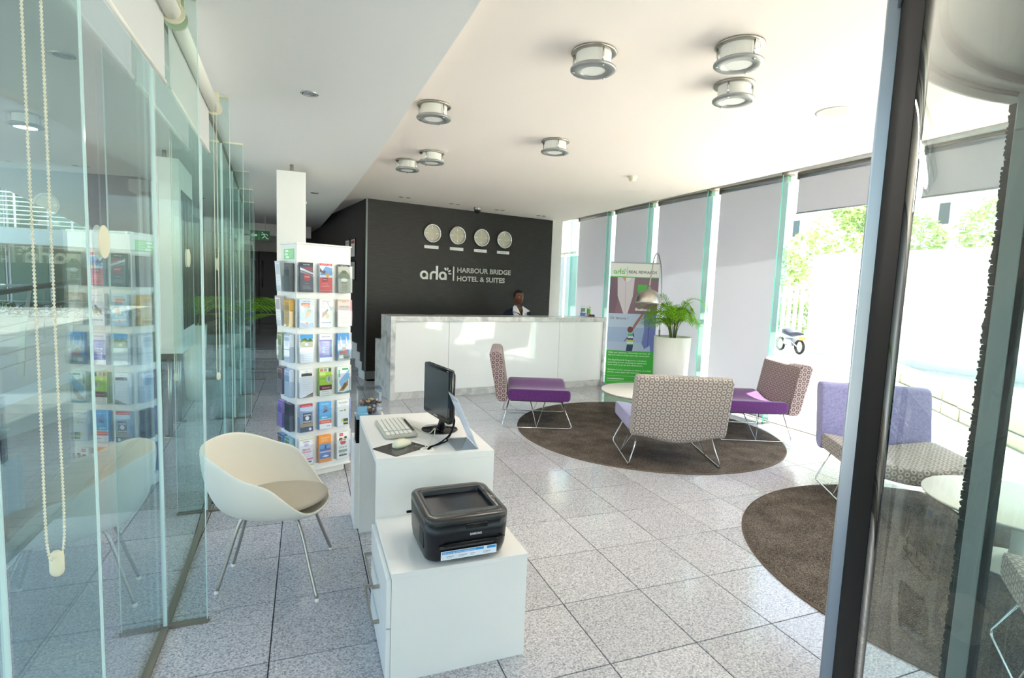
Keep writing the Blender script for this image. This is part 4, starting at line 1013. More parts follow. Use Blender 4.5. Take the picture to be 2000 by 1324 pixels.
# art: list of items in a 0..1 x 0..1 frame
def cover(items, w_=BW, h_=.21, th=.012, base='#f2f2f0'):
    m_ = M(); m_.box(-w_/2, w_/2, 0, th, 0, h_, col=base); n_ = 0
    for it in items:
        n_ += 1; y = -.00012*n_-.0002
        if it[0] == 'r': _, x0, z0, x1, z1, c = it; m_.poly([((x0-.5)*w_, y, z0*h_), ((x1-.5)*w_, y, z0*h_), ((x1-.5)*w_, y, z1*h_), ((x0-.5)*w_, y, z1*h_)], c)
        elif it[0] == 'p': m_.poly([((x-.5)*w_, y, z*h_) for x, z in it[1]], it[2])
        elif it[0] == 'e': _, cx, cz, a, b_, c = it; m_.poly([((cx-.5+a*K(2*PI*k/16))*w_, y, (cz+b_*S(2*PI*k/16))*h_) for k in range(16)], c)
        elif it[0] == 't': _, cx, cz, hh, ww, tx, c = it; m_.text(tx, ((cx-.5)*w_, y-.0002, cz*h_), (1, 0, 0), (0, 0, 1), hh*h_, c, .02, width=ww*w_, align='C')
        elif it[0] == 'l':                       # lines of small print
            _, x0, x1, z0, z1, n, c = it
            for q in range(n):
                z = z0+(z1-z0)*q/max(1, n-1); xe = x1-(x1-x0)*(.1+.25*((q*7) % 3)/3); m_.poly([((x0-.5)*w_, y, z*h_), ((xe-.5)*w_, y, z*h_), ((xe-.5)*w_, y, z*h_+.0022), ((x0-.5)*w_, y, z*h_+.0022)], c)
    return m_.fin('brochure', 'print')
FC = [
 [('dark blue train brochure with red badge, top row left', '#4a5064', [('r', 0, .87, 1, 1, '#20283e'), ('t', .5, .91, .05, .5, 'BLUE TRAIN', '#e6e9ef'), ('p', [(0, .75), (1, .6), (1, .66), (0, .83)], '#d9dde6'), ('p', [(0, .66), (.8, .58), (1, .5), (1, .56), (0, .73)], '#8b93a6'), ('p', [(.2, .82), (.9, .7), (.95, .8), (.5, .86)], '#8f3a48'), ('r', .28, .42, .78, .6, '#c52f3b'), ('p', [(.28, .42), (.78, .42), (.53, .36)], '#c52f3b'), ('t', .53, .5, .045, .4, 'TRAVEL', '#ffffff'), ('t', .5, .28, .03, .3, '25', '#cdd2dd'), ('l', .2, .9, .12, .2, 3, '#b9bfcc'), ('r', 0, 0, 1, .06, '#2b3246')]),
  ('red cable car brochure with orange hut picture, top row middle', '#d8e4f2', [('r', 0, .93, 1, 1, '#d43640'), ('t', .5, .945, .035, .8, 'MOUNTAIN CABLE', '#ffe9e6'), ('p', [(0, .6), (.45, .9), (1, .85), (1, .6)], '#6f9fd6'), ('p', [(0, .85), (.3, .7), (.45, .64), (0, .7)], '#5a4c57'), ('e', .35, .72, .12, .05, '#6b5866'), ('e', .62, .6, .13, .08, '#e6a04c'), ('r', 0, .06, 1, .52, '#d9434c'), ('r', .2, .38, .62, .52, '#7d1e2a'), ('t', .41, .43, .05, .34, 'AERIAL', '#f4d7d4'), ('l', .12, .85, .2, .3, 3, '#f6c3c1'), ('r', 0, 0, 1, .05, '#c22c38')]),
  ('grey green landscape brochure, top row right', '#a9ada0', [('r', 0, .93, 1, 1, '#1f2a3c'), ('t', .5, .945, .035, .6, 'CAPE TOURS', '#dfe4ea'), ('r', 0, .5, 1, .93, '#b9bcae'), ('p', [(0, .62), (.35, .8), (.65, .78), (1, .62), (1, .5), (0, .5)], '#7c8468'), ('e', .5, .74, .22, .06, '#5c6548'), ('e', .5, .46, .3, .06, '#e9ece8'), ('r', .25, .06, .75, .38, '#8c8f76'), ('l', .2, .8, .1, .3, 4, '#d7d9cc')])],
 [('colourful illustrated map brochure with orange sun, second row left', '#cfe0f0', [('t', .5, .9, .05, .6, 'CAPE TOWN', '#b8462f'), ('r', .1, .78, .75, .86, '#e06a3a'), ('t', .42, .8, .05, .5, 'EXPLORER', '#fff2df'), ('r', .3, .68, .8, .76, '#e58a55'), ('p', [(0, .25), (1, .2), (1, .6), (.5, .72), (0, .6)], '#9cc6e6'), ('p', [(.35, .3), (.55, .35), (.85, .5), (.8, .62), (.5, .6), (.42, .45)], '#e99458'), ('p', [(.5, .55), (.8, .52), (.85, .62), (.6, .66)], '#6f9a58'), ('p', [(0, .0), (1, 0), (1, .18), (.5, .1), (0, .2)], '#6fa3d4'), ('e', .5, .15, .1, .05, '#e8703a'), ('r', .02, .14, .98, .155, '#e8703a'), ('e', .2, .6, .12, .07, '#f3e9c8')]),
  ('white brochure with brown bee drawing, second row middle', '#f2f1ee', [('t', .5, .92, .045, .7, 'The Bee Trail', '#8a8f98'), ('l', .12, .5, .72, .84, 3, '#b9bcc2'), ('p', [(.6, .9), (.95, .6), (.97, .62), (.62, .92)], '#9a8f8a'), ('e', .42, .5, .2, .06, '#8a5a34'), ('e', .62, .4, .17, .1, '#c9c07c'), ('e', .3, .46, .12, .07, '#a5663a'), ('p', [(.4, .55), (.62, .66), (.72, .6), (.5, .5)], '#7a4a2c'), ('p', [(.25, .45), (.15, .34), (.2, .33), (.3, .42)], '#7a4a2c'), ('r', .1, .15, .9, .19, '#5c7896'), ('l', .2, .9, .07, .12, 2, '#5f6b78')]),
  ('pale pink wine brochure with curved title, second row right', '#e3d2c8', [('r', 0, .93, 1, 1, '#cbb3a2'), ('r', .3, .9, .7, .92, '#a98b76'), ('t', .5, .72, .075, .8, 'WINE FLIES', '#8d7c72'), ('e', .3, .52, .03, .015, '#9a8578'), ('e', .55, .56, .02, .01, '#9a8578'), ('e', .62, .46, .03, .01, '#9a8578'), ('t', .5, .3, .04, .5, 'ROUTES', '#b39c8e'), ('l', .3, .75, .16, .22, 2, '#b9a496')])],
 [('white brochure with green trees and blue sky, third row left', '#f0f2f6', [('r', 0, .82, 1, 1, '#3fa4e6'), ('p', [(0, .55), (1, .55), (1, .78), (.8, .88), (.6, .8), (.4, .88), (.2, .84), (0, .78)], '#5b6f35'), ('e', .3, .75, .16, .06, '#7f9248'), ('e', .72, .72, .16, .06, '#48602e'), ('e', .5, .65, .14, .05, '#e9e6da'), ('r', 0, 0, 1, .54, '#f2f4fa'), ('l', .1, .85, .08, .46, 6, '#c3cbd8')]),
  ('purple and blue list brochure, third row middle', '#eef0f7', [('t', .5, .88, .06, .7, 'WINTER', '#8a90a8'), ('r', 0, .15, 1, .78, '#5a57c0'), ('p', [(0, .78), (1, .78), (1, .5)], '#8a7bd0'), ('r', .22, .2, .4, .7, '#2f6fe0'), ('l', .3, .85, .25, .68, 6, '#d6dcff'), ('e', .3, .5, .06, .03, '#ffffff'), ('e', .3, .36, .06, .03, '#ffffff')]),
  ('blue harbour brochure with sailing masts, third row right', '#3f8fd6', [('r', 0, .55, 1, 1, '#4a9be0'), ('r', 0, .4, 1, .6, '#b9c9d6'), ('r', .2, .5, .23, .97, '#5a4a44'), ('r', .68, .5, .71, .95, '#5a4a44'), ('p', [(.22, .95), (.4, .6), (.2, .6)], '#cddcea'), ('p', [(.69, .95), (.88, .6), (.7, .6)], '#dfe8f0'), ('e', .5, .42, .2, .08, '#6b5538'), ('e', .62, .32, .22, .05, '#d6473a'), ('r', .2, .26, .75, .34, '#c73a36'), ('r', 0, 0, 1, .26, '#7d8f86'), ('r', .1, .08, .45, .2, '#f2f2f2'), ('r', .5, .04, .9, .12, '#2b3a35')])],
 [('white brochure with mountain strip at its top, fourth row left', '#eef1f7', [('r', .1, .8, .95, .88, '#e9b66a'), ('p', [(.1, .76), (.95, .76), (.95, .84), (.5, .87), (.1, .84)], '#2d3a36'), ('t', .5, .91, .045, .2, 'O', '#5aa0d8'), ('l', .15, .9, .25, .7, 7, '#c9d0dc'), ('p', [(.1, 0), (1, .0), (1, .14)], '#8a7a64'), ('p', [(.5, .06), (1, .12), (1, .16), (.4, .05)], '#3c4a44')]),
  ('green food market brochure with red band, fourth row middle', '#a9cf4a', [('r', 0, .86, 1, 1, '#cfd6c4'), ('r', .05, .88, .3, .98, '#c26a5a'), ('r', .38, .88, .6, .98, '#8f9a86'), ('r', .75, .86, .97, .99, '#39443a'), ('r', .0, .38, 1, .86, '#a6d13e'), ('r', 0, .7, .5, .84, '#c7e27a'), ('t', .28, .6, .06, .4, 'LOCAL', '#6a8a20'), ('e', .76, .58, .2, .13, '#c9cdca'), ('e', .78, .6, .1, .09, '#8f9a98'), ('r', 0, .2, 1, .38, '#6a2a30'), ('t', .55, .26, .06, .7, 'MARKET', '#e6b9b4'), ('r', 0, 0, 1, .2, '#eef0ea'), ('l', .15, .9, .06, .14, 2, '#9aa39a')]),
  ('white and blue coastal brochure with green heading, fourth row right', '#eef4f2', [('r', .4, .88, .92, .94, '#3f9a5a'), ('r', .08, .62, .2, .9, '#7fc48f'), ('p', [(.1, .45), (1, .9), (1, .55), (.3, .25)], '#8fc0ea'), ('p', [(.1, .1), (.45, .3), (.9, .5), (.9, .3), (.5, .1)], '#b58a3c'), ('p', [(.3, .2), (.6, .4), (.8, .35), (.5, .14)], '#7d5a24'), ('p', [(.0, .08), (.5, .04), (1, .1), (1, 0), (0, 0)], '#6f9aa6')])],
 [('navy learn English brochure with red band, fifth row left', '#8fa6c8', [('r', 0, .9, 1, 1, '#c4242e'), ('t', .5, .925, .035, .75, 'LANGUAGE SCHOOL', '#ffd9d6'), ('p', [(0, .9), (1, .9), (1, .7), (0, .78)], '#bcd0ea'), ('r', .22, .3, .9, .68, '#1c2140'), ('t', .56, .58, .07, .55, 'LEARN', '#ffffff'), ('e', .56, .49, .16, .075, '#f2f3f7'), ('t', .56, .34, .07, .62, 'ENGLISH', '#ffffff'), ('p', [(0, .18), (1, .22), (1, .32), (0, .3)], '#a88a52'), ('r', 0, 0, 1, .18, '#232a4a'), ('e', .78, .09, .11, .05, '#eef0f6')]),
  ('light blue and orange travel brochure with bird, fifth row middle', '#5fb0ea', [('t', .5, .9, .05, .6, 'FLY AWAY', '#e6f4ff'), ('p', [(.4, .88), (.7, .8), (.6, .62), (.3, .66)], '#7d8fb0'), ('p', [(.25, .62), (.6, .72), (.7, .66), (.45, .6)], '#3f4f70'), ('r', 0, .36, 1, .52, '#2fb0e0'), ('t', .42, .41, .07, .5, 'SEA', '#ffffff'), ('r', 0, .34, 1, .36, '#ffffff'), ('r', 0, .2, 1, .34, '#ee6a4a'), ('t', .5, .25, .045, .7, 'DISCOVER', '#ffe4da'), ('r', 0, 0, 1, .2, '#f3f4f5'), ('t', .72, .08, .06, .3, 'go', '#3f4f70')]),
  ('white food brochure with small yellow emblems, fifth row right', '#f4f5f3', [('t', .5, .86, .08, .75, 'FOOD', '#8a8d90'), ('l', .25, .85, .76, .8, 2, '#c3c6c8'), ('t', .35, .57, .07, .3, 'me', '#55585c'), ('e', .66, .6, .1, .045, '#dfe04a'), ('e', .66, .6, .04, .02, '#6a6d30'), ('e', .44, .22, .12, .06, '#e6e23c'), ('r', .52, .05, .92, .28, '#3a3c28'), ('r', .54, .12, .9, .17, '#e6d93c')])],
 [('white and pink fish restaurant brochure, bottom row left', '#f2f0f4', [('r', 0, .93, 1, .98, '#c9d9a0'), ('t', .5, .85, .06, .5, 'SNOEKIES', '#6a4a8a'), ('e', .5, .76, .2, .06, '#cfc4e2'), ('t', .5, .56, .085, .6, 'FISH ON', '#d9404a'), ('t', .5, .47, .085, .75, 'THE ROCKS', '#d9404a'), ('r', 0, .2, 1, .27, '#e88a94'), ('l', .1, .9, .33, .4, 2, '#c9a0b0'), ('r', .1, .1, .9, .16, '#5a6ab0'), ('r', 0, 0, 1, .04, '#e3d44a')]),
  ('orange whale watching brochure, bottom row middle', '#ee9638', [('t', .5, .88, .06, .7, 'WHALE', '#fff0d8'), ('l', .15, .85, .76, .84, 3, '#ffdca8'), ('r', .04, .42, .96, .68, '#6f9fd4'), ('p', [(.4, .48), (.48, .6), (.3, .66), (.46, .62), (.5, .64), (.56, .62), (.72, .66), (.58, .58), (.58, .48)], '#1c2a44'), ('r', .04, .42, .96, .5, '#3a6ab0'), ('r', .04, .14, .96, .38, '#4a7ac0'), ('p', [(.2, .2), (.5, .27), (.8, .22), (.6, .18)], '#e9ecf2'), ('r', .04, .36, .96, .4, '#cfe0f4'), ('e', .7, .27, .05, .02, '#c9404a')]),
  ('white family brochure with red heading and two heads, bottom row right', '#f5f3f0', [('r', .2, .86, .52, .97, '#e0404a'), ('t', .36, .9, .04, .28, 'FAMILY', '#ffe0de'), ('e', .32, .74, .16, .06, '#4a2c24'), ('e', .72, .78, .14, .05, '#3a2420'), ('e', .35, .68, .13, .06, '#e0a080'), ('e', .66, .72, .13, .06, '#e2a488'), ('p', [(.25, .62), (.5, .66), (.8, .64), (.7, .54), (.35, .53)], '#cc4a44'), ('t', .5, .4, .09, .7, 'ZOE & FIT', '#a0805a'), ('r', .12, .24, .88, .34, '#9aa890'), ('r', .15, .1, .85, .16, '#4a4c50'), ('l', .2, .8, .18, .21, 2, '#8a8c90')])],
]
def rkpt(x, y): return (.335+x*K(AR)-y*S(AR), 4.54+x*S(AR)+y*K(AR))
def pocket(x, z, face):
    m_ = M(); w2 = .056
    if face == 'f': m_.box(x-w2, x+w2, -.044, -.042, z, z+.165).box(x-w2, x-w2+.002, -.042, 0, z, z+.12).box(x+w2-.002, x+w2, -.042, 0, z, z+.12).box(x-w2, x+w2, -.042, 0, z-.002, z)
    elif face == 'l': m_.box(-RW-.044, -RW-.042, x-w2, x+w2, z, z+.165).box(-RW-.042, -RW, x-w2, x-w2+.002, z, z+.12).box(-RW-.042, -RW, x+w2-.002, x+w2, z, z+.12).box(-RW-.042, -RW, x-w2, x+w2, z-.002, z)
    else: m_.box(.042, .044, x-w2, x+w2, z, z+.165).box(0, .042, x-w2, x-w2+.002, z, z+.12).box(0, .042, x+w2-.002, x+w2, z, z+.12).box(0, .042, x-w2, x+w2, z-.002, z)
    obj('pocket', m_, 'acrylic', rk)
for r in range(6):
    obj('ledge', M().box(-RW-.002, .002, -.004, 0, ZB[r]-.055, ZB[r]-.003).box(-RW-.004, -RW-.0, 0, RD, ZB[r]-.055, ZB[r]-.003), 'lam', rk)
    for c in range(3):
        lb, base, it = FC[r][c]; pocket(cols_f[c], ZB[r], 'f')
        me = cover(it, base=base, th=.026, h_=.218 if r else .222)
        o = obj('brochure', me, None, None, (*rkpt(cols_f[c], -.040), ZB[r]+.001), AR, label=lb, category='brochure', group='brochures in the white rack')
        # a slight lean back against the column
        o.rotation_mode = 'XYZ'; o.rotation_euler = (rad(-1.8), 0, AR)
SC = [('#e9e9ea', '#cdd0d8'), ('#54585c', '#33373c')], [('#ecebea', '#b9a4ac'), ('#dca83a', '#b98a2a')], [('#b9bfa0', '#6f8a4a'), ('#dfe6f2', '#a9bcd6')], [('#8d7f88', '#5a2c38'), ('#d3dff0', '#9ab0d2')], [('#a995d2', '#7a62b0'), ('#3c4654', '#252b36')], [('#7fa8cc', '#6b4a3a'), ('#9cc4d2', '#5a7a48')]
PS = ['farther column', 'nearer column']; RN = ['top', 'second', 'third', 'fourth', 'fifth', 'bottom']
for r in range(6):
    for c in (0, 1):
        yy = (.235, .085)[c]; pocket(yy, ZB[r], 'l')
        a_, b_ = SC[r][c]; h_ = .23 if c == 0 and r < 2 else .212
        me = cover([('r', .1, .55, .9, .9, b_), ('l', .15, .85, .12, .45, 4, b_), ('r', 0, .94, 1, 1, b_)], base=a_, th=.036, h_=h_)
        o = obj('brochure', me, None, None, (*rkpt(-RW-.041, yy), ZB[r]+.001), AR-PI/2, label='brochure stack on the rack side, %s row, %s' % (RN[r], PS[c]), category='brochure', group='brochures in the white rack')
        if c == 0 and r < 2: o.rotation_euler = (rad(4), 0, AR-PI/2)
    pocket(.10, ZB[r], 'r')
    me = cover([('r', .1, .5, .9, .9, '#b9babc')], base=['#e3e0d2', '#e8a0a8', '#c9ccd4', '#d9d9d2', '#9aa0c8', '#dfe2e4'][r], th=.03, h_=.212)
    obj('brochure', me, None, None, (*rkpt(.041, .10), ZB[r]+.001), AR+PI/2, label='brochure sliver on the right edge of the rack, %s row' % RN[r], category='brochure', group='brochures in the white rack')

# ================================================================ DISPLAY COLUMN
dc = thing('display_column', 'tall white display panel raised on two steel poles behind the rack', 'display', (-.136, 5.75, 0))
obj('casing', M().box(-.131, .131, 0, .92, .835, 2.61, bev=.003, seg=1), 'white_paint', dc)
obj('screen', M().box(-.137, -.131, .10, .84, 1.05, 2.35, bev=.002, seg=1), 'screen', dc)
for y in (.16, .76):
    m = M(); m.lathe([(.019, 0), (.019, .836)], 18, c=(0, y, 0)); m.lathe([(.06, 0), (.06, .012), (.02, .016)], 28, c=(0, y, 0)); m.lathe([(.017, 2.60), (.017, 2.70)], 18, c=(0, y, 0)); obj('support_pole', m, 'steel', dc)
m = M(); m.box(.131, .141, .0, .02, 2.31, 2.335); obj('latch', m, 'cream', dc)

# ================================================================ FRAMES, SIGNS
for z in (2.12, 1.74):
    for s_, lb in ((.62, 'nearer'), (1.0, 'farther')):
        P = a0+dv*s_; t = thing('picture_frame', '%s %s framed certificate on the dark side wall' % ('upper' if z > 2 else 'lower', lb), 'picture', (P.x, P.y, z-.16), math.atan2(dv.y, dv.x), 'framed certificates on the side wall')
        # local +Y is the outward normal of the wall
        obj('frame', M().box(0, .30, 0, .018, 0, .33, bev=.002, seg=1), 'black', t)
        m = M(); m.box(.022, .278, .018, .0195, .022, .308, col='#e4e3de'); m.poly([(.05, .0199, .24), (.25, .0199, .24), (.25, .0199, .29), (.05, .0199, .29)], '#b5463c' if (z > 2 and s_ < .8) else '#b9b7b0')
        for q in range(5): m.poly([(.07, .0199, .08+.025*q), (.23, .0199, .08+.025*q), (.23, .0199, .084+.025*q), (.07, .0199, .084+.025*q)], '#a9a8a4')
        obj('certificate', m, 'print', t)
es_ = thing('exit_sign', 'green hanging emergency exit sign with arrow and running figure', 'sign', (-.80, 11.0, 2.255))
m = M(); m.box(-.17, .17, 0, .02, 0, .17, col='#1c7a48')
def E_(pts, c='#f2fff6', y=-.001): m.poly([(x, y, z) for x, z in pts], c)
E_([(-.15, .085), (-.10, .135), (-.10, .105), (-.04, .105), (-.04, .065), (-.10, .065), (-.10, .035)]); E_([(-.012, .01), (-.008, .01), (-.008, .16), (-.012, .16)])
m.lathe([(.013, 0), (.013, .001)], 14); m.b.verts.ensure_lookup_table()
for v in m.b.verts[-28:]: v.co = Vector((v.co.x+.045, -.001-v.co.z, v.co.y+.14))
for f in m.b.faces:
    if all(abs(v.co.x-.045) < .02 and v.co.z > .12 and v.co.y < 0 for v in f.verts):
        for l in f.loops: l[m.cl] = (.9, 1, .95, 1)
E_([(.05, .125), (.075, .12), (.095, .075), (.075, .07)]); E_([(.075, .075), (.095, .075), (.075, .05), (.04, .03), (.035, .042), (.06, .06)]); E_([(.085, .08), (.10, .075), (.12, .045), (.15, .03), (.145, .018), (.11, .03)]); E_([(.055, .12), (.06, .105), (.035, .085), (.02, .095), (.03, .105)]); E_([(.075, .118), (.08, .105), (.115, .10), (.13, .085), (.14, .095), (.12, .115)])
obj('panel', m, 'print', es_); obj('hanger', M().box(-.1, -.09, .005, .015, .17, .445).box(.09, .10, .005, .015, .17, .445), 'steel', es_)
solo('notice_sign', M().box(-.03, .05, 0, .02, 0, .2, bev=.003), 'cream', 'small cream sign beside the green exit sign', 'sign', (-.42, 12.59, 2.46))

# ================================================================ CEILING FITTINGS
def fixture():
    t = thing('ceiling_lamp', '', 'lamp', (0, 0, 2.862), 0, 'round steel ceiling lamps')
    m = M(); m.lathe([(.112, 0), (.122, -.002), (.124, -.010), (.118, -.014), (.094, -.014)], 48, caps=False); obj('ceiling_ring', m, 'steel', t)
    m = M(); m.lathe([(.095, 0), (.095, -.098)], 40, caps=False); obj('glass_drum', m, 'frosted', t)
    m = M(); m.lathe([(.066, -.094), (.068, -.103), (.118, -.103), (.124, -.098), (.124, -.090), (.118, -.086), (.09, -.086)], 48, caps=False); obj('lower_ring', m, MTS, t)
    m = M(); m.lathe([(.001, -.1), (.072, -.099)], 32, caps=False); obj('lens', m, 'frosted', t)
    for k in range(3):
        a = 2*PI*k/3+.5; m = M(); m.tube([(.108*K(a), .108*S(a), -.008), (.108*K(a), .108*S(a), -.092)], .0055, 8); obj('rod', m, 'chrome', t)
        m = M(); m.lathe([(.007, -.104), (.007, -.1085), (.001, -.109)], 10, c=(.108*K(a), .108*S(a), 0)); obj('screw', m, 'chrome', t)
    return t
MTS = plain('satin_grey_metal', '#a3a5a2', .42, metal=.6)
FX = [((1.458, 2.70), 'round steel ceiling lamp, the single one at top centre'), ((2.088, 2.30), 'round steel ceiling lamp, upper one of the right hand pair'), ((2.451, 2.72), 'round steel ceiling lamp, lower one of the right hand pair'),
      ((.862, 3.97), 'round steel ceiling lamp nearest the ceiling step at left'), ((2.04, 4.40), 'round steel ceiling lamp in the middle, above the dark wall'), ((1.155, 5.37), 'round steel ceiling lamp, right of the far left pair'), ((1.0, 5.85), 'round steel ceiling lamp, left of the far left pair')]
def add_fill(par):  # fill light added under each ceiling lamp to brighten desk and floor
    l = bpy.data.lights.new('added_fill', 'AREA'); l.shape = 'DISK'; l.size = .13; l.energy = 3.0; l.color = (1, .93, .84)
    o = bpy.data.objects.new('added_fill', l); C.objects.link(o); o.parent = par; o.location = (0, 0, -.112)
fx = fixture(); add_fill(fx); fx['label'] = FX[0][1]; fx.location = (*FX[0][0], 2.862)
for (x, y), lb in FX[1:]: dup(fx, (x, y, 2.862), x*3, lb)
t = thing('ceiling_speaker', 'flush round white speaker grille in the ceiling at right', 'speaker', (3.40, 2.79, 2.862))
m = M(); m.lathe([(.115, 0), (.118, -.005), (.105, -.009), (.092, -.004)], 48, caps=False); obj('rim', m, 'plastic_white', t); m = M(); m.lathe([(.094, -.004), (.001, -.006)], 40, caps=False); obj('grille', m, 'speaker', t)
m = M(); m.lathe([(.055, 0), (.055, -.012), (.045, -.02), (.04, -.045), (.03, -.055), (.001, -.057)], 28); solo('smoke_detector', m, 'cream', 'small cream smoke detector on the ceiling near the windows', 'smoke detector', (3.42, 5.28, 2.862))
t = thing('dome_camera', 'small dark dome security camera on the ceiling above the clocks', 'camera', (2.649, 8.66, 2.862))
m = M(); m.lathe([(.06, 0), (.062, -.03), (.055, -.04)], 28, caps=False); obj('housing', m, 'steel', t); m = M(); m.lathe([(.055, -.035), (.05, -.07), (.03, -.092), (.001, -.1)], 28, caps=False); obj('dome', m, 'black_gloss', t)
dlp = [(1.393, 8.33), (2.224, 8.52), (3.063, 8.72), (3.924, 8.93)]; dn = ['first', 'second', 'third', 'last']
for k, (x, y) in enumerate(dlp):
    t = thing('twin_downlight', 'tiny twin recessed spotlight before the dark wall, %s from the left' % dn[k], 'downlight', (x, y, 2.862), .1, 'twin downlights before the dark wall')
    for q, s_ in enumerate((-.055, .055)):
        m = M(); m.lathe([(.036, 0), (.038, -.004), (.03, -.005)], 20, c=(s_, 0, 0), caps=False); obj('trim_ring', m, 'steel', t)
        m = M(); m.lathe([(.031, -.003), (.015, -.0045), (.001, -.005)], 16, c=(s_, 0, 0), caps=False); obj('lamp_face', m, 'black', t)
for k, (x, y, lb) in enumerate(((.017, 3.62, 'recessed steel downlight in the lower ceiling near the display column'), (-.2, 9.2, 'recessed steel downlight in the corridor ceiling'), (.1, 7.6, 'recessed steel downlight in the lower ceiling beyond the column'))):
    t = thing('recessed_downlight', lb, 'downlight', (x, y, 2.70), 0, 'recessed downlights in the lower ceiling')
    m = M(); m.lathe([(.052, 0), (.054, -.004), (.046, -.008), (.036, -.004), (.032, .0)], 32, caps=False); obj('trim_ring', m, 'chrome', t)
    m = M(); m.lathe([(.035, -.001), (.02, -.002), (.001, -.006)], 20, caps=False); obj('lamp_face', m, 'alu', t)

# ================================================================ THE RECEPTIONIST
pe = thing('person', 'receptionist in a navy jacket and white open collar shirt standing behind the desk', 'person', (3.33, 8.38, 0), rad(8))
def skinmesh(name, V, Ed, Rd, sub=1):
    me = bpy.data.meshes.new(name); me.from_pydata(V, Ed, []); o = bpy.data.objects.new(name, me); C.objects.link(o)
    md = o.modifiers.new('s', 'SKIN'); sv = me.skin_vertices[0].data
    for i, r in enumerate(Rd): sv[i].radius = (r, r) if not isinstance(r, tuple) else r
    sv[0].use_root = True; md2 = o.modifiers.new('u', 'SUBSURF'); md2.levels = sub
    dg = bpy.context.evaluated_depsgraph_get(); dg.update(); out = bpy.data.meshes.new_from_object(o.evaluated_get(dg)); bpy.data.objects.remove(o); return out
V = [(0, 0, .83), (0, 0, .95), (0, 0, 1.06), (0, .005, 1.17), (0, .01, 1.235), (0, 0, 1.30)]; Rd = [(.14, .10), (.12, .085), (.13, .09), (.12, .085), (.05, .048), (.045, .045)]
Ed = [(0, 1), (1, 2), (2, 3), (3, 4), (4, 5)]
for s_ in (-1, 1):
    b0 = len(V); V += [(s_*.155, .01, 1.165), (s_*.21, .02, 1.03), (s_*.225, .0, .90), (s_*.17, -.14, .83), (s_*.13, -.20, .815)]; Rd += [.05, .042, .036, .028, (.032, .018)]
    Ed += [(3, b0), (b0, b0+1), (b0+1, b0+2), (b0+2, b0+3), (b0+3, b0+4)]
    for q in range(4):
        i = len(V); x = s_*(.13+(.022-.0145*q)); L = (.07, .08, .075, .06)[q]
        V += [(x, -.22-L*.45, .812), (x, -.22-L*.8, .802), (x, -.22-L, .79)]; Rd += [.009, .008, .006]; Ed += [(b0+4, i), (i, i+1), (i+1, i+2)]
    i = len(V); V += [(s_*.095, -.215, .81), (s_*.08, -.245, .80)]; Rd += [.010, .008]; Ed += [(b0+4, i), (i, i+1)]
    i = len(V); V += [(s_*.085, 0, .76), (s_*.09, -.01, .45), (s_*.09, .01, .10), (s_*.09, -.09, .035)]; Rd += [.085, .06, .04, (.035, .025)]; Ed += [(0, i), (i, i+1), (i+1, i+2), (i+2, i+3)]
body = skinmesh('body', V, Ed, Rd)
m = M(); m.b.from_mesh(body)
# head: rings with face relief, looking along local -Y
HC = Vector((0, -.012, 1.408)); R_ = []
NS = 40
for i in range(33):
    t = i/32; z = -.118+.236*t; u = z/.118
    w_ = .075*math.sqrt(max(0, 1-abs(u)**2.5)); d_ = .096*math.sqrt(max(0, 1-abs(u)**2.6))
    if z < 0: w_ *= 1-.25*(-u)**1.4; d_ *= 1-.08*(-u)
    w_ = max(w_, .002); d_ = max(d_, .002); ring_ = []
    for k in range(NS):
        a = 2*PI*k/NS; x = w_*K(a); y = d_*S(a); fr = max(0, -S(a))**2
        if y < 0:
            nz = math.exp(-((x/.010)**2))*math.exp(-(((z+.012)/.022)**2))*.020+math.exp(-((x/.018)**2))*math.exp(-(((z+.024)/.010)**2))*.010
            br = math.exp(-(((z-.022)/.012)**2))*math.exp(-((abs(x)-.028)/.025)**2)*.005
            ey = -math.exp(-(((z-.006)/.013)**2))*math.exp(-((abs(x)-.029)/.014)**2)*.010
            lp = math.exp(-(((z+.052)/.010)**2))*math.exp(-((x/.024)**2))*.008-math.exp(-(((z+.0525)/.0025)**2))*math.exp(-((x/.024)**2))*.004
            chn = math.exp(-(((z+.092)/.018)**2))*math.exp(-((x/.022)**2))*.007
            ck = math.exp(-(((z+.025)/.02)**2))*math.exp(-((abs(x)-.042)/.016)**2)*.005
            y -= nz+br+ey+lp+chn+ck
        ring_.append((HC.x+x, HC.y+y, HC.z+z))
    R_.append(ring_)
m.loft(R_)
for s_ in (-1, 1): m.loft([[(s_*(.072+xx), HC.y+.004+.017*K(2*PI*k/12)*f, HC.z-.004+.030*S(2*PI*k/12)*f) for k in range(12)] for xx, f in ((-.004, .7), (.004, 1), (.010, .95), (.012, .5))])
bo = obj('body', m, 'skin', pe)
md = bo.modifiers.new('fuse', 'REMESH'); md.mode = 'VOXEL'; md.voxel_size = .004; md.use_smooth_shade = True
m = M(); R_ = []
for i in range(15):
    t = i/14; z = -.022+.147*t
    u = min(1, max(-1, z/.124)); w_ = .083*math.sqrt(max(0.0, 1-abs(u)**2.6))+.001; d_ = .104*math.sqrt(max(0.0, 1-abs(u)**2.6))+.001
    fl = -.9+1.2*smst((z-.045)/.05)      # hairline: face left free below the forehead
    R_.append([(HC.x+w_*K(a), HC.y+.006+(d_*S(a) if S(a) > -.2 or z > .062 else -d_*.2), HC.z+z) for a in [2*PI*k/32 for k in range(32)]])
m.loft(R_); ho = obj('hair', m, 'hair', pe)
m = M()
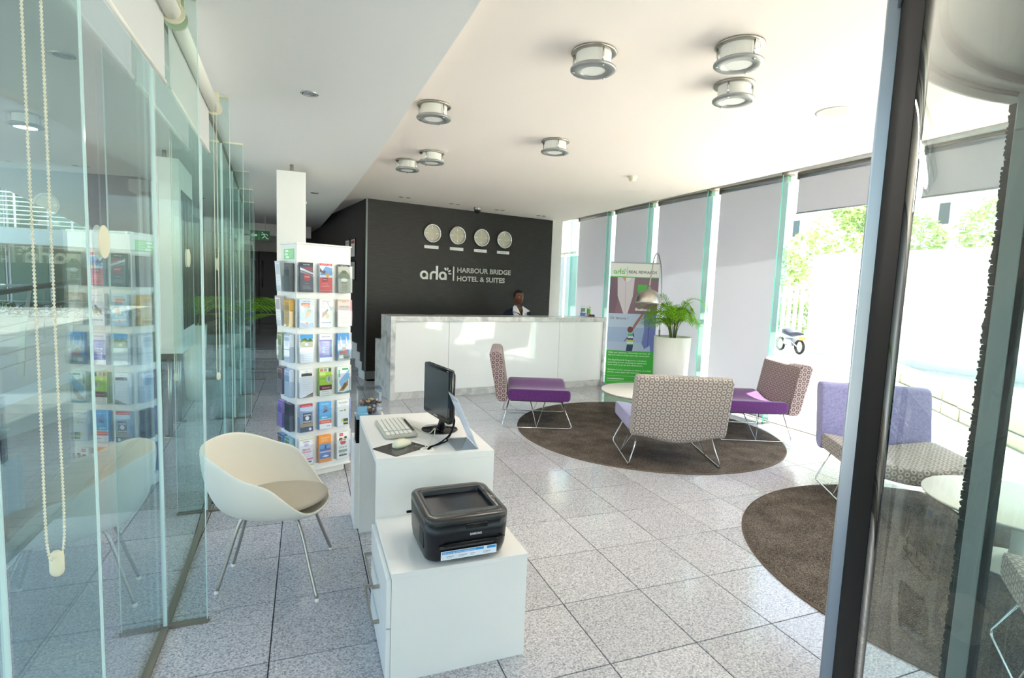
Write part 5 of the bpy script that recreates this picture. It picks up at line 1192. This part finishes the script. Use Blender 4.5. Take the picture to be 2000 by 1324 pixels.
for s_ in (-1, 1):
    e = M(); e.loft([[(s_*.029+.012*K(2*PI*k/14)*f, HC.y-.0795-.004*g_, HC.z+.007+.0055*S(2*PI*k/14)*f) for k in range(14)] for f, g_ in ((1, 0), (.8, .7), (.1, 1))]); e.b.faces.ensure_lookup_table()
    e._c(e.b.faces, '#e9e4dc'); tmp = e.b; m.merge(tmp)
    for f in m.b.faces:
        pass
for f in m.b.faces:
    for l in f.loops: l[m.cl] = lin('#e6e0d8')
for s_ in (-1, 1): m.lathe([(.005, 0), (.001, .0005)], 12, col='#140c08', caps=False); 
vs = m.b.verts[:] if False else None
obj('eye_whites', m, 'print', pe)
m = M()
for s_ in (-1, 1):
    m.loft([[(s_*.029+.0048*K(2*PI*k/12)*f, HC.y-.0838-y_, HC.z+.007+.0048*S(2*PI*k/12)*f) for k in range(12)] for f, y_ in ((1, 0), (.2, .001))]); 
    m.tube([(s_*.014, HC.y-.094, HC.z+.026), (s_*.03, HC.y-.091, HC.z+.031), (s_*.046, HC.y-.078, HC.z+.025)], .0022, 6)
obj('irises_and_brows', m, 'hair', pe)
m = M(); m.tube([(-.022, HC.y-.087, HC.z-.053), (-.008, HC.y-.0985, HC.z-.0515), (.008, HC.y-.0985, HC.z-.0515), (.022, HC.y-.087, HC.z-.053)], [.001, .0042, .0042, .001], 8); obj('lips', m, plain('lips', '#5a2a24', .4), pe)
# clothes
def torso(w0, zs, y_off=0): return [[(w_*K(a), y_off+d_*S(a), z) for a in [2*PI*k/36 for k in range(36)]] for z, w_, d_ in zs]
m = M(); R_ = []
for z, w_, d_ in [(.80, .15, .115), (.92, .142, .107), (1.02, .155, .115), (1.09, .168, .118), (1.13, .168, .114), (1.165, .16, .106), (1.20, .12, .088), (1.225, .078, .070), (1.245, .060, .062)]:
    op = max(0, z-1.09)*430; a0_, a1_ = rad(-90+op), rad(270-op); R_.append([(w_*K(a0_+(a1_-a0_)*k/40), d_*S(a0_+(a1_-a0_)*k/40), z) for k in range(41)])
m.loft(R_, caps=False, closed=False); so2 = obj('shirt', m, 'shirt', pe); md = so2.modifiers.new('t', 'SOLIDIFY'); md.thickness = .003; md.offset = 1
m = M(); ZJ = [(.72, .172, .132), (.86, .162, .124), (.96, .166, .126), (1.04, .182, .130), (1.12, .200, .130), (1.17, .196, .118), (1.205, .145, .096), (1.225, .095, .08)]
R_ = []
for z, w_, d_ in ZJ:
    op = 18+max(0, (z-.92))*120; a0_, a1_ = rad(-90+op), rad(270-op); R_.append([(w_*K(a0_+(a1_-a0_)*k/36), d_*S(a0_+(a1_-a0_)*k/36), z) for k in range(37)])
m.loft(R_, caps=False, closed=False)
for s_ in (-1, 1): m.tube([(s_*.15, .01, 1.165), (s_*.20, .015, 1.11), (s_*.232, .02, 1.03), (s_*.245, .0, .90), (s_*.20, -.10, .845), (s_*.165, -.15, .832)], [.055, .062, .056, .05, .042, .038], 16)
jo = obj('jacket', m, 'navy', pe); md = jo.modifiers.new('t', 'SOLIDIFY'); md.thickness = .006; md.offset = 1
m = M()
for s_ in (-1, 1):
    for zo in (0, -.004):
        m.b.faces.new([m.b.verts.new(p) for p in ((s_*.050, .03, 1.275+zo), (s_*.056, -.045, 1.262+zo), (s_*.040, -.105, 1.19+zo), (s_*.012, -.138, 1.105+zo), (s_*.055, -.146, 1.15+zo), (s_*.165, -.122, 1.185+zo), (s_*.105, -.02, 1.245+zo))])
obj('collar', m, 'shirt', pe)
m = M(); m.box(-.11, -.06, -.137, -.132, 1.045, 1.058); obj('name_badge', m, 'plastic_white', pe)
m = M()
for s_ in (-1, 1): m.tube([(s_*.075, 0, .82), (s_*.088, -.005, .6), (s_*.092, 0, .4), (s_*.092, .01, .07)], [.098, .085, .07, .065], 18)
obj('trousers', m, 'navy', pe)

# ================================================================ OUTSIDE, STREET SIDE
ob = senv('wall_street')
struct('wall_neighbour', M().box(6.6, 7.0, 11.2, 19, -.02, 2.45), 'facade')
obj('white_wall', M().box(14.0, 14.25, 3.0, 11.75, -.02, 2.86), 'hoard', ob)
bd = thing('street_building', 'pale building beyond the trees with narrow dark windows', 'building', (24, 8, -.02))
obj('wall', M().box(0, 6, -22, 30, 0, 13), 'hoard', bd)
for y in (-8.5, -6.5, -.5, 2, 6, 9.5, 13, 17):
    for z in (4.2, 7.6): f = obj('window', M().box(-.06, .02, y, y+.55, z+.5, z+1.5), 'white_paint', bd); obj('pane', M().box(-.07, -.055, y+.08, y+.47, z+.58, z+1.42), 'darkglass', f)
fn = thing('street_fence', 'white picket fence with a hedge behind, left of the white wall outside', 'fence', (14.0, 11.9, -.02))
for k in range(20): obj('picket', M().box(-.03, .03, .05+.22*k, .15+.22*k, .0, 1.95, bev=.005, seg=1), 'hoard', fn)
obj('rail', M().box(.03, .08, 0, 4.5, .35, .45), 'hoard', fn); obj('rail', M().box(.03, .08, 0, 4.5, 1.6, 1.7), 'hoard', fn)
def foliage(name, blobs, n, sz, label, cat, seed, trunk=None, loc=(0, 0, 0), group=None, mat='tree_leaf'):
    random.seed(seed); t = thing(name, label, cat, loc, 0, group); m_ = M()
    for bx_, by_, bz_, br_ in blobs:
        for _ in range(n):
            d = Vector((random.gauss(0, 1), random.gauss(0, 1), random.gauss(0, 1))).normalized()*br_*random.uniform(.55, 1.0)**.6; c = Vector((bx_, by_, bz_))+d
            u = Vector((random.gauss(0, 1), random.gauss(0, 1), random.gauss(0, 1))).normalized(); v = u.orthogonal().normalized(); s_ = sz*random.uniform(.6, 1.3)
            m_.b.faces.new([m_.b.verts.new(p) for p in (c-u*s_, c+v*s_*.5, c+u*s_, c-v*s_*.5)])
    obj('foliage', m_, mat, t, kind='stuff')
    if trunk:
        m2 = M()
        for q in trunk: m2.tube(smoothpts(q[0], 4), [q[1]*(1-.6*i/(len(q[0])*4-4)) for i in range(len(smoothpts(q[0], 4)))], 8)
        obj('trunk', m2, 'wood', t)
    return t
foliage('street_tree', [(0, 0, 3.6, 1.1), (-.3, -1.3, 3.9, 1.0), (.2, 1.2, 3.0, 1.0), (0, -2.2, 3.3, .8), (.1, 2.2, 2.6, .8), (.2, -.4, 4.5, .8)], 900, .09, 'bright green tree outside, left one above the white wall', 'tree', 5, [([(0, 0, 0), (.1, .1, 1.2), (0, 0, 2.6)], .14), ([(0, 0, 2), (.1, -1, 3.2)], .07), ([(0, 0, 2), (.1, 1.1, 2.9)], .07)], (16.2, 12.6, -.02), 'trees across the street')
foliage('street_tree', [(0, 0, 3.3, 1.0), (-.2, -1.2, 3.0, .9), (.1, 1.1, 3.4, 1.0), (.1, .3, 4.0, .8), (0, -2.1, 2.7, .7)], 900, .09, 'bright green tree outside, right one seen through the door glass', 'tree', 6, [([(0, 0, 0), (-.1, .1, 1.4), (0, 0, 2.6)], .14), ([(0, 0, 2), (.1, -1, 2.8)], .06)], (16.2, 7.2, -.02), 'trees across the street')
foliage('clipped_hedge', [(0, .3+.7*k, 1.0+.5*q, .55) for k in range(7) for q in range(2)], 330, .07, 'green hedge growing behind the white picket fence', 'hedge', 8, None, (14.9, 11.6, -.02), None)
stp = thing('stone_ledge', 'low beige stone ledge of rough blocks outside the bright windows', 'ledge', (0, 0, -.02))
random.seed(4)
for q in range(2):
    for k in range(12):
        P = Vector((7.25+.36*k+.12*q, 3.2+.43*k+.1*q)); d = Vector((.64, .77)); n2 = Vector((.77, -.64)); o_ = random.uniform(-.02, .02)
        m = M(); cs = [P+n2*o_, P+d*.53+n2*o_, P+d*.53+n2*(.5+o_), P+n2*(.5+o_)]; m.loft([[(c.x, c.y, z) for c in cs] for z in (.17*q+.004, .17*q+.165)], smooth=False); obj('stone_block', m, 'stone', stp)
mb = thing('parked_motorbike', 'blue and orange motorbike parked by the fence outside', 'motorbike', (13.2, 11.6, -.02), rad(75)); mb.scale = (.75, .75, .75)
for x in (-.6, .6):
    m = M(); R__ = [[((.24+.05*K(2*PI*j/8))*K(2*PI*i/24)+x, .05*S(2*PI*j/8), (.24+.05*K(2*PI*j/8))*S(2*PI*i/24)+.29) for j in range(8)] for i in range(24)]; m.loft(R__, loop=True); obj('wheel', m, 'rubber', mb)
m = M(); m.loft([[(x, w_*K(a), z+h_*S(a)) for a in [2*PI*k/14 for k in range(14)]] for x, w_, z, h_ in ((-.75, .03, .78, .03), (-.45, .14, .78, .08), (-.1, .15, .72, .1), (.2, .16, .8, .14), (.45, .1, .8, .1), (.55, .03, .78, .04))]); obj('tank_and_seat', m, 'navy', mb)
m = M(); m.loft([[(x, .12*K(a), .42+.16*S(a)) for a in [2*PI*k/10 for k in range(10)]] for x in (-.25, .25)]); obj('engine', m, 'alu', mb)
m = M(); m.tube([(.6, 0, .29), (.45, 0, .95)], .03).tube([(.45, -.3, 1.0), (.45, .3, 1.0)], .015).tube([(-.6, .1, .29), (-.2, .1, .5), (.25, .1, .35)], .025); obj('fork_and_bars', m, 'steel', mb)
m = M(); m.box(-.8, -.6, -.09, .09, .55, .68, bev=.02); obj('tail_box', m, plain('orange_plastic', '#e08a2c', .5), mb)

# ================================================================ OUTSIDE, COURTYARD SIDE
cb = thing('courtyard_building', 'pale building across the courtyard with curtained windows and a railed balcony', 'building', (-18.0, 21.0, -.06))
obj('wall', M().box(0, 17, .9, 1.2, 0, 7), 'facade', cb)
obj('balcony_slab', M().box(0, 17, -.3, .9, 2.36, 2.84), 'facade', cb)
obj('plinth', M().box(0, 17, .3, .9, 0, .4), 'facade', cb)
for k in range(15):
    x = .2+1.12*k
    for z0, z1 in ((.4, 2.34), (2.86, 5.2)):
        f = obj('window', M().box(x, x+1.06, .82, .9, z0, z1), 'alu', cb); obj('pane', M().box(x+.04, x+1.02, .795, .82, z0+.05, z1-.05), 'far_glass', f)
        m = M(); m.loft([[(x+.05+.96*i/44, .81+(.008 if i % 2 else -.008), z) for z in (z0+.05, z1-.05)] for i in range(45)], caps=False, closed=False); obj('curtain', m, 'curtain_pale' if (k+(z0 > 1)) % 3 else 'curtain', f)
br_ = thing('balcony_railing', 'white horizontal railing along the balcony across the courtyard', 'railing', (-18.0, 20.66, 2.785))
for k in range(8): obj('rail', M().tube([(0, 0, .12+.13*k), (17, 0, .12+.13*k)], .016, 6), 'hoard', br_)
for k in range(12): obj('post', M().box(1.4*k, 1.4*k+.04, -.02, .02, 0, 1.05), 'hoard', br_)
# ramp railings with leaning flat posts
def ramp(A, B, n, label, lean=.18, h=1.0, grp='courtyard railings'):
    A, B = Vector(A), Vector(B); t = thing('courtyard_railing', label, 'railing', A, 0, grp); D = B-A; dn_ = Vector((-D.y, D.x, 0)).normalized()
    m = M(); m.tube([dn_*lean+Vector((0, 0, h)), D+dn_*lean+Vector((0, 0, h))], .03, 10); obj('handrail', m, 'alu_grey', t)
    for k in range(5): z = .18+.15*k; m = M(); m.tube([dn_*lean*z/h+Vector((0, 0, z)), D+dn_*lean*z/h+Vector((0, 0, z))], .007, 6); obj('rail', m, 'steel', t)
    for k in range(n):
        P = D*(k/(n-1)); u = D.normalized()*.006
        m = M(); m.loft([[P+q+u*s_ for s_ in (-1, 1)]+[P+q+dn_*wd+u*s_ for s_ in (1, -1)] for q, wd in ((Vector((0, 0, 0)), .07), (dn_*(lean*.25)+Vector((0, 0, .5)), .06), (dn_*lean*.85+Vector((0, 0, h-.02)), .04))], smooth=False); obj('post', m, 'alu_grey', t)
ramp((-3.5, 5.2, .12), (-2.75, 8.2, .45), 5, 'grey metal railing with leaning posts on the courtyard ramp, nearer one', -.15, 1.0)
ramp((-9.5, 14.0, .1), (-2.6, 14.1, .1), 9, 'grey metal railing with leaning posts in front of the courtyard hedge', .12, 1.1)
m = M(); m.loft([[(-3.4, 4.5, 0), (-3.1, 4.45, 0), (-3.1, 4.45, .12), (-3.4, 4.5, .12)], [(-2.45, 7.7, 0), (-2.15, 7.65, 0), (-2.15, 7.65, .45), (-2.45, 7.7, .45)]], smooth=False)
struct('ground_ramp_kerb', m, 'facade')
struct('trim_hedge_bed', M().box(-11, -2.6, 14.7, 15.3, .1, .5), 'conc')
struct('ground_terrace', M().box(-14, -2.4, 12.6, 19.8, -.06, .1), 'conc')
foliage('courtyard_hedge', [(.5*k, 0, .05, .25) for k in range(15)], 260, .035, 'low green hedge behind the courtyard railing', 'hedge', 12, None, (-10.2, 15.0, .55), None, 'hedge_leaf')
m = M(); m.loft([[(x, y, z) for x, y in rrect(.42, .9, .08)] for z in (0, .36)]); solo('courtyard_bench', m, 'facade', 'low pale bench block on the deck outside the nearest glass', 'bench', (-2.35, 2.9, .0))
